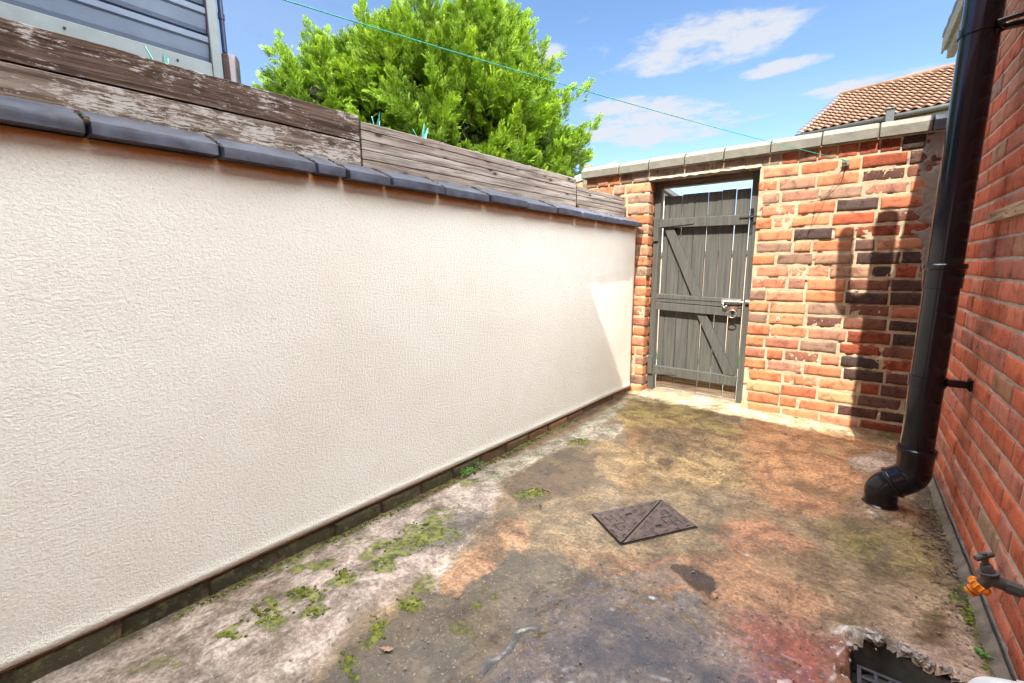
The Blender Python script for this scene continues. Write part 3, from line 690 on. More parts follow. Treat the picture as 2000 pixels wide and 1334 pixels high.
        mb = MB(); mb.add(V, F); mb.build('coping_stone', MT['bluebrick'], t, auto=35)
    # moss and crumbs in the coping joints
    mb = MB(); rng = random.Random(12)
    for j in js[1:-1]:
        for q in range(14):
            y = rng.uniform(-.05, .09); u = j+rng.uniform(-.012, .012); z = zc(j)+.034+(y+.06)*.40 - .001; s_ = rng.uniform(.003, .009)
            mb.box(u-s_, u+s_, y-s_, y+s_, z-s_, z+s_*.6, s_*.4, s_*.3)
    mb.build('joint_moss', m_simple('dark_moss_mortar', (.07, .05, .03), .95, 0, .5, 90, 1, .004), t)
    mb = MB(); mb.box(U0, U1, .004, .10, zc(2)-.012, zc(2)+.015, .002); mb.build('bedding_mortar', MT['mortar_old'], t)
build_left_wall()

# ------------------------------------------------------------------ end wall with the gate opening
GX0, GX1, GTOP = -1.505, -.632, 1.965
def build_end_wall():
    t = thing('brick_wall', 'old weathered orange brick wall across the end of the yard, with grey coping', 'wall', (0, EY, 0))
    X0, X1 = -2.14, RX-.006
    mb = MB(); mb.box(X0+.008, GX0-.008, .02, .215, -.4, 2.05, .002); mb.box(GX1+.008, X1, .02, .215, -.4, 2.05, .002); mb.box(GX0-.008, GX1+.008, .02, .215, GTOP+.015, 2.05, .002)
    mb.build('mortar', MT['mortar_old'], t)
    pal_ = [(.42, .155, .07), (.44, .19, .095), (.40, .14, .07), (.46, .22, .12), (.34, .13, .08), (.42, .19, .11), (.30, .15, .10), (.44, .21, .12), (.42, .17, .085), (.34, .20, .13), (.38, .12, .06), (.27, .17, .12), (.43, .17, .08)]
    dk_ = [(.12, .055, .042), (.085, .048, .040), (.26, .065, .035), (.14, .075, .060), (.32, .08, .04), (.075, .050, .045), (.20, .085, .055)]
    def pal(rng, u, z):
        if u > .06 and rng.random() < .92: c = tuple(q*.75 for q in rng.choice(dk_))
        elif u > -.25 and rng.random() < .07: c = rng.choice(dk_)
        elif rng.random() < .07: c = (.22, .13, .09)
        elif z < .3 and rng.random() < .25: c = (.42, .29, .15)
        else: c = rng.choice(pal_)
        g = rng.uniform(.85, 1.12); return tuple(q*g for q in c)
    rng = random.Random(21); ch = .0945; z0 = -.03
    def inside(q):
        a, b, c, d = q; out = []
        for lo, hi in ((X0, GX0), (GX1, X1)):
            a2, b2 = max(a, lo), min(b, hi)
            if a2 > a: a2 = lo
            if b2-a2 > .035: out.append((a2, b2, c, d))
        return out
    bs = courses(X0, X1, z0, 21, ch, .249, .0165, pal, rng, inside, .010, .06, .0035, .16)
    # quoins beside the opening: keep arrises straight on the jamb line
    # header course right under the coping
    u = X0; zt = z0+21*ch
    while u < X1:
        l = .118*(1+rng.uniform(-.04, .04)); over = GX0-.12 < u+l/2 < GX1+.02
        c = (.30, .23, .18) if over and rng.random() < .92 else pal(rng, u, 1.9)
        if over: l *= 2.0
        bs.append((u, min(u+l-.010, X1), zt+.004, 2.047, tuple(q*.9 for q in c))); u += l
    bs = [b for b in bs if b[1]-b[0] > .03]
    bb = []
    for b in bs:
        bb.append((b[0], b[1], b[2], b[3], b[4], rng.uniform(-.004, .005)))
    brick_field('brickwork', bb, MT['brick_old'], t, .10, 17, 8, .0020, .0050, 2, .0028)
    # flush pointing, uneven, lapping over the brick arrises
    for (xa_, xb_, za_, zb_) in ((X0+.004, GX0-.004, -.03, 2.046), (GX1+.004, X1, -.03, 2.046), (GX0-.006, GX1+.006, GTOP+.02, 2.046)):
        us = np.arange(xa_, xb_+.004, .0065); zs = np.arange(za_, zb_+.004, .0065); us[-1] = xb_; zs[-1] = zb_; Ug, Z = np.meshgrid(us, zs, indexing='ij'); P = np.stack([Ug, Ug*0, Z], -1)
        Y = .0052 - .0030*fbm(P, 55, 61, 3, .6) - .0035*fbm(P, 7, 62, 3) + .010*sm(fbm(P, 16, 63, 3), .30, .5); V = np.stack([Ug, Y, Z], -1); n0, n1 = Ug.shape; ids = np.arange(n0*n1).reshape(n0, n1)
        F = np.stack([ids[:-1, :-1], ids[1:, :-1], ids[1:, 1:], ids[:-1, 1:]], -1).reshape(-1, 4)
        mesh_obj('pointing', V.reshape(-1, 3), F, MT['mortar_old'], t, True)
    # jamb returns: the brick ends one sees inside the opening
    js = []
    for k in range(21):
        za = z0+k*ch; js.append((.105, .208, za+.009, za+ch-.009, pal(rng, -1.5, za), rng.uniform(-.003, .003)))
    for sx, rz in ((GX0, R(90)), (GX1, R(-90))):
        q = [(b[0], b[1], b[2], b[3], b[4], b[5]) for b in js] if rz > 0 else [(-b[1], -b[0], b[2], b[3], b[4], b[5]) for b in js]
        o = brick_field('jamb_brick', q, MT['brick_old'], t, .09, 7, 6, .003, .007, 5, .003); o.location = (sx, 0, 0); o.rotation_euler = (0, 0, rz)
    # smeared cement where the old wall meets the house
    us = np.linspace(.24, X1, 40); zs = np.linspace(.0, 2.05, 190); Ug, Z = np.meshgrid(us, zs, indexing='ij'); P = np.stack([Ug, Ug*0, Z], -1)
    cov = fbm(P, 6, 51, 4, .6) + (Ug-.40)*5.0 + .5*(sm(Z, .8, 1.3)) - .25
    Y = .012 - .018*sm(cov, -.05, .35) - .006*fbm(P, 25, 52, 4, .7)*sm(cov, -.1, .3); V = np.stack([Ug, Y, Z], -1); n0, n1 = Ug.shape; ids = np.arange(n0*n1).reshape(n0, n1)
    F = np.stack([ids[:-1, :-1], ids[1:, :-1], ids[1:, 1:], ids[:-1, 1:]], -1).reshape(-1, 4)
    mesh_obj('cement_smear', V.reshape(-1, 3), F, m_mortar('grey_cement', (.30, .26, .22)), t, True)
    # mortar line above the opening
    us = np.linspace(GX0-.01, GX1+.01, 60); V = []; 
    for i, u in enumerate(us):
        p = np.array([[u, 0, 0]]); a = .003*float(fbm(p, 30, 1, 3)[0]); b_ = .006*float(fbm(p, 24, 2, 3)[0])
        V += [(u, .02, GTOP+.022), (u, -.003+a, GTOP+.018), (u, -.005+a, GTOP+.0+b_), (u, .03, GTOP-.004+b_)]
    F = [(i*4+q, i*4+(q+1) % 4, (i+1)*4+(q+1) % 4, (i+1)*4+q) for i in range(len(us)-1) for q in range(4)] + [(0, 1, 2, 3), tuple(len(us)*4-4+q for q in range(4))[::-1]]
    mb = MB(); mb.add(V, F); mb.build('lintel_mortar', m_mortar('pale_mortar', (.62, .54, .40)), t)
    # coping stones
    jx = [(1208, 342), (1266, 333), (1336, 322), (1413, 312), (1504, 300), (1604, 285), (1717, 266), (1822, 252)]
    js = [-2.185] + [we(x, y, -.045)[0] for x, y in jx] + [X1]
    rng = random.Random(4)
    for k, (a, b) in enumerate(zip(js[:-1], js[1:])):
        prof = [(-.045, 0), (-.047, .060), (-.042, .066), (-.010, .098), (.02, .106), (.19, .106), (.255, .066), (.255, 0)]
        dz = rng.uniform(-.003, .003); g = .004; nu = 14; V = []
        us_ = np.concatenate([[a+g, a+g+.005], np.linspace(a+.03, b-.03, nu-4), [b-g-.005, b-g]])
        for i, u in enumerate(us_):
            e = .004 if i in (0, nu-1) else 0
            for (y, z) in prof:
                p = np.array([[u+k*2.2, y, z]]); j = .0022*float(fbm(p, 20, 8, 3)[0])
                V.append((u, y+j+(e if y < 0 else -e), 2.052+z+dz+j-(e if z > .03 else 0)))
        m_ = len(prof); F = [(i*m_+q, i*m_+(q+1) % m_, (i+1)*m_+(q+1) % m_, (i+1)*m_+q) for i in range(nu-1) for q in range(m_)]
        F += [tuple(range(m_)), tuple((nu-1)*m_+q for q in range(m_))[::-1]]
        mb = MB(); mb.add(V, F); o = mb.build('coping_stone', MT['bluebrick'] if k == len(js)-2 else MT['coping'], t, auto=35)
        if k == len(js)-2: tag(o, 'dark blue coping brick')
    mb = MB(); mb.box(X0, X1, -.012, .21, 2.046, 2.0535, .001); mb.build('bedding_mortar', MT['mortar_old'], t)
    # yellow foam stuffed at the top corner
    mb = MB(); rng = random.Random(31)
    for q in range(9):
        z = 1.98-.035*q+rng.uniform(-.01, .01); s_ = rng.uniform(.012, .028); mb.tube([(X1-.012, -.02, z-s_), (X1-.014-s_*.4, -.03, z), (X1-.012, -.02, z+s_)], [s_*.3, s_, s_*.3], 8)
    mb.build('foam_filler', MT['foam'], t, True)
    # little chalk mark on a brick
    x, z = we(1520, 622)
    mb = MB(); pts = []
    for k in range(17): a = 2*math.pi*k/16; pts.append((x+.009*math.cos(a), -.0075, z+.006+.006*math.sin(a)))
    mb.tube(pts, .0016, 5); pts = [(x+.010*math.cos(2*math.pi*k/16), -.0075, z-.007+.007*math.sin(2*math.pi*k/16)) for k in range(17)]; mb.tube(pts, .0016, 5)
    mb.build('chalk_mark', MT['white'], t)
    # small weeds at the foot
build_end_wall()

# ------------------------------------------------------------------ gate
def build_gate():
    y0 = .145
    t = thing('garden_gate', 'charcoal ledged and braced timber gate in the brick end wall', 'gate', (0, EY+y0, 0))
    def G(px, py): p = onpl(px, py, (0, EY+y0, 0), (0, 1, 0)); return float(p[0]), float(p[2])
    mat = MT['gate']
    x0, x1 = GX0+.004, GX1-.004
    # frame: posts, head
    fr = MB(); fr.box(x0, x0+.058, -.015, .06, -.02, 1.955, .004); fr.build('frame_post', mat, t)
    fr = MB(); fr.box(x1-.062, x1, -.012, .06, -.02, 1.955, .004); fr.build('frame_post', mat, t)
    fr = MB(); fr.box(x0+.001, x1-.001, -.01, .068, 1.9555, 1.979, .003); fr.box(x0+.060, x1-.064, -.01, .065, 1.905, 1.955, .004); fr.build('head_rail', MT['gate_bare'], t)
    fr = MB(); fr.box(x0+.002, x0+.05, -.032, -.016, 1.43, 1.64, .003); fr.build('packer', mat, t)
    fr = MB(); fr.box(x0+.002, x0+.05, -.032, -.016, .16, .34, .003); fr.build('packer', mat, t)
    # planks
    xa, xb = x0+.082, x1-.070; n = 7; ws = [.5]+[1]*6; tot = sum(ws); gaps = [.002, .005, .004, .0055, .0045, .007]; wtot = (xb-xa)-sum(gaps); u = xa; rng = random.Random(2)
    for k in range(7):
        wd = wtot*ws[k]/tot; top = 1.832+rng.uniform(-.006, .006)
        mb = MB(); mb.box(u, u+wd, .0, .020+rng.uniform(-.002, .002), .15, top, .0025, .0008); o = mb.build('plank', mat, t)
        mb = MB(); mb.box(u, u+wd, .0005, .0195, .028+rng.uniform(0, .01), .1495, .002, .0008); mb.build('plank_foot', MT['gate_bare'], o)
        u += wd+(gaps[k] if k < 6 else 0)
    # rails
    def rail(z0, z1, x_a=x0+.066, x_b=x1-.066, th=.050, tilt=0., name='rail'):
        mb = MB(); mb.add([(x_a, -th, z0), (x_b, -th, z0+tilt), (x_b, -.0015, z0+tilt), (x_a, -.0015, z0), (x_a, -th, z1), (x_b, -th, z1+tilt), (x_b, -.0015, z1+tilt), (x_a, -.0015, z1)],
                          [(0, 1, 5, 4), (1, 2, 6, 5), (2, 3, 7, 6), (3, 0, 4, 7), (4, 5, 6, 7), (3, 2, 1, 0)])
        o = mb.build(name, mat, t); bv = o.modifiers.new('b', 'BEVEL'); bv.width = .003; bv.segments = 2; return o
    rail(1.548, 1.628, tilt=-.012); rail(.872, .945, tilt=-.03); rail(.795, .866, tilt=-.03); rail(.168, .252, tilt=-.012)
    # strap shaped packers on the rails
    for zz, l, s in ((1.552, .30, 1), (.170, .22, 1)):
        mb = MB(); mb.prism([(x0+.064, zz), (x0+.064+l, zz+.016), (x0+.064+l+.006, zz+.030), (x0+.064+l-.02, zz+.040), (x0+.064, zz+.052)], 'y', -.057, -.0505); mb.build('hinge_packer', mat, t)
    mb = MB(); mb.prism([(x0+.064, .905), (x1-.2, .892), (x1-.19, .9), (x1-.2, .908), (x0+.064, .938)], 'y', -.0545, -.0505); mb.build('cover_strip', mat, t)
    # brace: two pieces, above and below the middle rails
    def brace(p, q, w0=.043):
        (ax, az), (bx, bz) = p, q
        mb = MB(); mb.add([(ax-w0, -.034, az), (ax+w0, -.034, az), (bx+w0, -.034, bz), (bx-w0, -.034, bz), (ax-w0, -.0015, az), (ax+w0, -.0015, az), (bx+w0, -.0015, bz), (bx-w0, -.0015, bz)],
                          [(3, 2, 1, 0), (4, 5, 6, 7), (0, 1, 5, 4), (1, 2, 6, 5), (2, 3, 7, 6), (3, 0, 4, 7)]); o = mb.build('brace', mat, t); bv = o.modifiers.new('b', 'BEVEL'); bv.width = .003; bv.segments = 2
    a = G(1308, 446); b = G(1364, 572); c = G(1371, 607); d = G(1425, 742)
    brace((a[0], 1.5465), (b[0]-.003, .931)); brace((c[0], .781), (d[0], .2435))
    # bolt with drop handle, ring latch, T latch at the top
    st = MT['steel']; bx1 = x1-.062
    z = .895
    bo = MB(); bo.tube([(bx1-.150, -.056, z), (bx1+.012, -.056, z)], .0075, 12); bolt = bo.build('bolt', st, t, auto=40)
    mb = MB(); mb.tube(arc_path([(bx1-.145, -.056, z), (bx1-.147, -.062, z-.046), (bx1-.125, -.064, z-.052), (bx1-.118, -.062, z-.03)], .012, 5), .005, 8); mb.build('handle', st, bolt, True)
    mb = MB(); mb.box(bx1-.165, bx1-.01, -.0465, -.0452, z-.022, z+.024, .0005); mb.build('back_plate', st, bolt)
    for xx in (bx1-.095, bx1-.03):
        mb = MB(); mb.tube([(xx-.012, -.056, z), (xx+.012, -.056, z)], .0105, 12); mb.build('keep', st, bolt, auto=40)
    mb = MB(); mb.tube([(bx1+.02, -.028, z), (x1+.004, -.028, z)], .012, 12); mb.box(bx1+.016, x1-.002, -.0165, -.0135, z-.02, z+.02); mb.build('bolt_keeper', st, t, auto=40)
    rx, rz = bx1-.066, .80
    mb = MB(); mb.box(rx-.03, rx+.03, -.047, -.0410, rz+.012, rz+.052, .004); mb.tube([(rx, -.045, rz+.03), (rx, -.070, rz+.03)], [.018, .010], 12); latch = mb.build('ring_latch', MT['rust'], t, auto=35)
    pts = [(rx+.033*math.sin(2*math.pi*k/32), -.078-.006*math.cos(2*math.pi*k/32), rz-.006+.033*math.cos(2*math.pi*k/32)) for k in range(33)]
    mb = MB(); mb.tube(pts, .0048, 10, False); mb.build('ring', st, latch, True)
    z = 1.60
    mb = MB(); mb.box(bx1-.07, bx1+.012, -.047, -.0415, z-.014, z-.004, .002); mb.box(bx1+.004, bx1+.030, -.034, -.0125, z-.035, z+.065, .003); mb.tube([(bx1+.016, -.036, z+.05), (bx1+.016, -.042, z+.05)], .012, 12)
    mb.tube([(bx1+.005, -.040, z-.01), (x1+.006, -.040, z+.004)], .006, 8); mb.build('latch_plate', MT['darkiron'], t, auto=35)
    mb = MB(); mb.tube(arc_path([(bx1+.014, -.036, z-.03), (bx1+.012, -.040, z-.09), (bx1+.026, -.040, z-.09), (bx1+.026, -.036, z-.04)], .01, 5), .0035, 8); mb.build('hasp_loop', MT['darkiron'], t, True)
    # nail heads
    rng = random.Random(8); proto = None
    for zz in (1.59, .905, .83, .21):
        for k in range(7):
            xx = xa+.05+k*.1+rng.uniform(-.01, .01); zq = zz+(-1)**k*.018-(xx-x0)*.015
            if proto is None:
                mb = MB(); mb.tube([(0, 0, 0), (0, -.002, 0)], .0028, 6); proto = q = mb.build('nail_head', MT['darkiron'], t)
            else: q = proto.copy(); COL.objects.link(q)
            q.location = (xx, -.0505, zq)
    for q in t.children:
        if q.name.split('.')[0] in ('bolt', 'ring_latch', 'latch_plate', 'hasp_loop'): q.location.y -= .010
build_gate()

# ------------------------------------------------------------------ house wall on the right
def build_house_wall():
    YE = 4.76; YS = -.93; HT = 2.80
    t = thing('house', 'red brick house wall running along the right side of the yard, with grey eaves', 'house', (RX, YE, 0), R(-90))
    L_ = YE-YS
    mb = MB(); mb.box(.01, L_-.0, .0050, .25, -.4, HT, .002); mb.build('mortar', MT['mortar_new'], t)
    pal_ = [(.50, .13, .07), (.52, .16, .095), (.45, .12, .065), (.54, .19, .12), (.45, .16, .11), (.51, .135, .07), (.38, .135, .095), (.55, .14, .07)]
    def pal(rng, u, z):
        c = rng.choice(pal_) if rng.random() > .03 else (.36, .18, .11); g = rng.uniform(.85, 1.15)
        if z > 1.8 and rng.random() < .6: c = (c[0]*.85, c[1]*1.35, c[2]*1.5)
        if z < .5 and rng.random() < .3: c = (c[0]*.95, c[1]*1.2, c[2]*1.25)
        return tuple(q*g for q in c)
    rng = random.Random(77); ch = .0853
    bs = courses(0, L_, .028, 33, ch, .2640, .0125, pal, rng, None, .003, .05, .0012, .03)
    bs = [b if len(b) > 5 else (*b, rng.uniform(-.0015, .0018)) for b in bs]
    brick_field('brickwork', bs, MT['brick_new'], t, .06, 11, 7, .0016, .0032, 6, .0026)
    # gable return at the far corner
    mb = MB(); mb.box(.004, .0095, .004, 3.0, -.4, HT); mb.build('end_face', MT['brick_new'], t)
    # base fillet of cement with a bitumen line
    us = np.linspace(.02, L_-.02, 300); V = []
    for u in us:
        p = np.array([[u, 0, 0]]); a = .008*float(fbm(p, 8, 1, 4)[0]); c = .006*float(fbm(p, 12, 4, 4)[0]); V += [(u, .01, .052+c), (u, -.004, .050+c), (u, -.012+a*.5, .030+c), (u, -.034+a, .0), (u, -.034+a, -.06), (u, .02, -.06)]
    F = [(i*6+q, i*6+(q+1) % 6, (i+1)*6+(q+1) % 6, (i+1)*6+q) for i in range(len(us)-1) for q in range(6)]+[(0, 1, 2, 3, 4, 5), tuple(len(us)*6-6+q for q in range(6))[::-1]]
    mb = MB(); mb.add(V, F); mb.build('base_fillet', m_simple('grey_pink_fillet', (.17, .14, .115), .85, 0, .4, 20, .9, .006), t, smooth=True)
    V = []
    for u in us:
        p = np.array([[u, 0, 0]]); c = .006*float(fbm(p, 9, 14, 4)[0]); w_ = .010+.005*float(fbm(p, 11, 24, 4)[0]); V += [(u, -.0105, .050+c+w_), (u, -.0125, .050+c+w_*.6), (u, -.0125, .045+c), (u, -.003, .043+c)]
    F = [(i*4+q, i*4+(q+1) % 4, (i+1)*4+(q+1) % 4, (i+1)*4+q) for i in range(len(us)-1) for q in range(4)]
    mb = MB(); mb.add(V, F); mb.build('damp_course', m_simple('black_bitumen', (.03, .03, .04), .5, 0, .4, 30, .6, .002), t, smooth=True)
    # eaves: soffit, fascia, tile edge, sloping roof
    mb = MB(); mb.box(-.10, L_, -.052, -.008, HT-.085, HT-.02, .002); mb.build('wall_plate_board', MT['fascia'], t)
    mb = MB(); mb.box(-.13, L_, -.066, .20, HT-.016, HT-.004, .001); mb.build('soffit', MT['fascia'], t)
    mb = MB(); mb.box(-.17, L_, -.080, -.067, HT-.022, HT+.085, .002); mb.build('fascia', MT['fascia'], t)
    nu = 240; nv = 40; us = np.linspace(-.20, L_, nu); vs = np.linspace(0, 3.6, nv); Ug, Vg = np.meshgrid(us, vs, indexing='ij')
    saw = (Vg/.32) % 1; Zz = HT+.09+Vg*math.sin(R(32))+.02*(1-saw)+.018*np.abs(np.sin(Ug*math.pi/.2)); Yy = -.085+Vg*math.cos(R(32)); V = np.stack([Ug, Yy, Zz], -1)
    ids = np.arange(nu*nv).reshape(nu, nv); F = np.stack([ids[:-1, :-1], ids[1:, :-1], ids[1:, 1:], ids[:-1, 1:]], -1).reshape(-1, 4)
    o = mesh_obj('roof', V.reshape(-1, 3), F, MT['slate'], t, False); sd = o.modifiers.new('s', 'SOLIDIFY'); sd.thickness = .03; sd.offset = -1
    mb = MB(); mb.prism([(-.062, HT+.0), (-.062, HT+.08), (2.95, HT+1.95), (2.95, HT)], 'x', -.12, -.095); mb.build('barge_board', MT['fascia'], t)
    # batten nailed to the wall
    pa = onpl(1936, 428, (RX-.012, 0, 0), (1, 0, 0)); u0 = YE-pa[1]
    mb = MB(); mb.box(u0, u0+1.3, -.024, -.004, 1.372, 1.420, .002); o = mb.build('batten', MT['batten'], t)
    for q in (.06, .13, .30, .42):
        mb = MB(); zq = 1.395+random.uniform(-.012, .012); mb.tube([(u0+q, -.0242, zq), (u0+q, -.0255, zq)], .003, 6); mb.build('nail_head', MT['darkiron'], o)
build_house_wall()

# ------------------------------------------------------------------ the taller house behind the camera: its eaves throw the yard's shade
def build_main_house():
    YB = -.97; t = thing('house', 'tall red brick house closing the near end of the yard', 'house', (0, YB, 0))
    M = Mat('main_house_brick'); bt = M.N.new('ShaderNodeTexBrick'); bt.inputs['Scale'].default_value = 1; bt.inputs['Brick Width'].default_value = .26; bt.inputs['Row Height'].default_value = .085; bt.inputs['Mortar Size'].default_value = .006
    bt.inputs['Color1'].default_value = (.42, .12, .06, 1); bt.inputs['Color2'].default_value = (.34, .10, .06, 1); bt.inputs['Mortar'].default_value = (.38, .33, .27, 1)
    sx = M.N.new('ShaderNodeSeparateXYZ'); M.L.new(M.tc.outputs['Object'], sx.inputs[0]); cb = M.N.new('ShaderNodeCombineXYZ'); M.L.new(sx.outputs[0], cb.inputs[0]); M.L.new(sx.outputs[2], cb.inputs[1]); M.L.new(cb.outputs[0], bt.inputs['Vector'])
    M.set(bt.outputs['Color'], .9); M.bump((bt.outputs['Fac'], -.5, .004))
    mb = MB(); mb.box(-5.5, -1.35, -.3, 0, -.4, 6.4); mb.box(-.45, 5.5, -.3, 0, -.4, 6.4); mb.box(-1.35, -.45, -.3, 0, 2.1, 6.4); mb.build('wall', M.m, t)
    mb = MB(); mb.box(-1.345, -.455, -.16, -.10, 0, 2.095, .004); d = mb.build('door', MT['white'], t)
    mb = MB(); mb.tube(arc_path([(-.56, -.10, 1.05), (-.56, -.05, 1.05), (-.66, -.05, 1.05)], .02, 4), .009, 8); mb.build('handle', MT['steel'], d, True)
    for x, z in ((1.6, 1.0), (-2.6, 3.6), (1.6, 3.6)):
        mb = MB(); mb.box(x-.6, x+.6, .002, .03, z, z+1.1, .004); o = mb.build('window', MT['white'], t)
        mb = MB(); mb.box(x-.54, x-.02, .031, .036, z+.06, z+1.04); mb.box(x+.02, x+.54, .031, .036, z+.06, z+1.04); mb.build('pane', MT['glass'], o)
    # eaves line is slightly skewed to the yard
    def ey(x): return .38-.13*(x+1.0)*1.0 + (-.59+.97-.38)
    a = -5.8; b = 5.8
    v = MB(); z0, z1 = 6.40, 6.50
    v.add([(a, ey(a), z0), (b, ey(b), z0), (b, -.3, z0), (a, -.3, z0), (a, ey(a), z1), (b, ey(b), z1), (b, -.3, z1), (a, -.3, z1)], [(0, 1, 5, 4), (1, 2, 6, 5), (2, 3, 7, 6), (3, 0, 4, 7), (4, 5, 6, 7), (3, 2, 1, 0)]); v.build('fascia', MT['white'], t)
    v = MB(); v.add([(a, ey(a)-.02, z1+.002), (b, ey(b)-.02, z1+.002), (b, -4, z1+1.6), (a, -4, z1+1.6), (a, ey(a)-.02, z1+.06), (b, ey(b)-.02, z1+.06), (b, -4, z1+1.68), (a, -4, z1+1.68)],
                    [(0, 1, 5, 4), (1, 2, 6, 5), (2, 3, 7, 6), (3, 0, 4, 7), (4, 5, 6, 7), (3, 2, 1, 0)]); v.build('roof', MT['slate'], t)
build_main_house()

# ------------------------------------------------------------------ soil pipe
def build_pipe():
    PX, PY = .340, 2.77; r = .0625
    t = thing('drain_pipe', 'thick black plastic soil pipe standing against the red house wall', 'pipe', (PX, PY, 0))
    m_ = MT['blackpvc']
    mb = MB(); mb.tube([(0, 0, .33), (.002, .01, 1.12), (.006, .02, 2.62)], r, 48); mb.build('pipe_shaft', m_, t, auto=40)
    # socket halfway
    def ring_profile(z, prof, x=0, y=0, seg=48, name='socket', parent=t):
        mb = MB(); mb.tube([(x, y, z+dz) for dz, _ in prof], [q for _, q in prof], seg); o = mb.build(name, m_, parent, auto=35); return o
    ring_profile(1.105, [(-.012, r+.001), (-.010, r+.006), (.070, r+.007), (.075, r+.013), (.092, r+.014), (.097, r+.009), (.098, r+.001)], .003, .012)
    ring_profile(.66, [(-.02, r+.001), (-.018, r+.006), (.028, r+.006), (.030, r+.001)], .001, .004, name='pipe_clip')
    mb = MB(); mb.box(r-.004, RX-PX-.012, -.016, .016, .650, .682, .004); mb.box(RX-PX-.014, RX-PX+.0, -.028, .028, .640, .692, .004); mb.build('bracket_arm', m_, t)
    # top clip with long arm
    zt = 2.135
    mb = MB(); mb.tube([(.006, .018, zt), (.006, .018, zt+.028)], r+.007, 48); mb.build('pipe_clip', m_, t, auto=40)
    mb = MB(); mb.tube([(.006+r*.6, -.045, zt+.014), (.09, -.055, zt+.018), (RX-PX, -.06, zt+.02)], .010, 10); mb.box(.05, RX-PX, .0, .03, zt+.0, zt+.02, .003); mb.build('bracket_arm', m_, t, auto=40)
    # bottom socket and the offset bends
    ring_profile(.225, [(.0, r+.002), (.012, r+.006), (.080, r+.007), (.088, r+.012), (.094, r+.013), (.108, r+.013), (.114, r+.008), (.115, r+.001)])
    ax = Vector((-.098, -.005, 0))
    path = arc_path([(0, 0, .245), (0, 0, .205), (-.098, -.006, .115), (-.1, -.006, .0)], .062, 8)
    dirn = (Vector((-.098, -.006, .115))-Vector((0, 0, .205))).normalized()
    mb = MB(); up = arc_path([(0, 0, .25), (0, 0, .19), (-.055, -.004, .145)], .05, 8); mb.tube(up, r+.006, 40); mb.build('upper_bend', m_, t, auto=40)
    # socket of the lower bend
    d2 = Vector((-.80, -.05, -.60)).normalized(); s0 = Vector((-.022, -.001, .176))
    mb = MB(); mb.tube([s0+d2*q for q in (0, .004, .050, .052, .056, .062, .066, .074)], [r+.006, r+.010, r+.010, r+.014, r+.015, r+.015, r+.013, r+.002], 40); mb.build('socket', m_, t, auto=40)
    c = s0+d2*.066
    dome = arc_path([c, c+d2*.040, Vector((-.100, -.007, .06)), Vector((-.100, -.007, .0))], .055, 8)
    lp = [c, c+d2*.012]
    for k in range(9):
        a = k/8; ang = a*math.radians(53)
        lp.append(None)
    # smooth elbow: quarter-ish sweep ending vertical
    p0 = c; p1 = Vector((-.104, -.007, .108)); p2 = Vector((-.104, -.007, .0))
    el = [p0*(1-u)**2 + (p0+d2*.055)*2*u*(1-u) + Vector((-.106, -.007, .060))*u*u for u in [k/10 for k in range(11)]] + [Vector((-.106, -.007, .03)), Vector((-.106, -.007, .012))]
    mb = MB(); mb.tube(el, [r+.004]*len(el), 44); mb.build('lower_bend', m_, t, auto=60)
    mb = MB(); mb.tube([(-.106, -.007, -.02), (-.106, -.007, .016), (-.106, -.007, .020), (-.106, -.007, .026)], [r+.014, r+.014, r+.011, r+.004], 44); mb.build('ground_collar', m_, t, auto=40)
    # the head of the stack, above the picture: it throws the U-shaped shadow on the end wall
    mb = MB(); mb.tube([(.006, .02, 2.6), (.008, .022, 3.38)], r, 40); mb.build('stack_head', m_, t, auto=40)
    mb = MB(); mb.tube(arc_path([(.0, .02, 2.86), (-.10, .02, 2.76), (-.185, .02, 2.80), (-.195, .02, 2.90), (-.205, .02, 3.29)], .07, 8), .046, 32); mb.build('branch_pipe', m_, t, auto=40)
build_pipe()

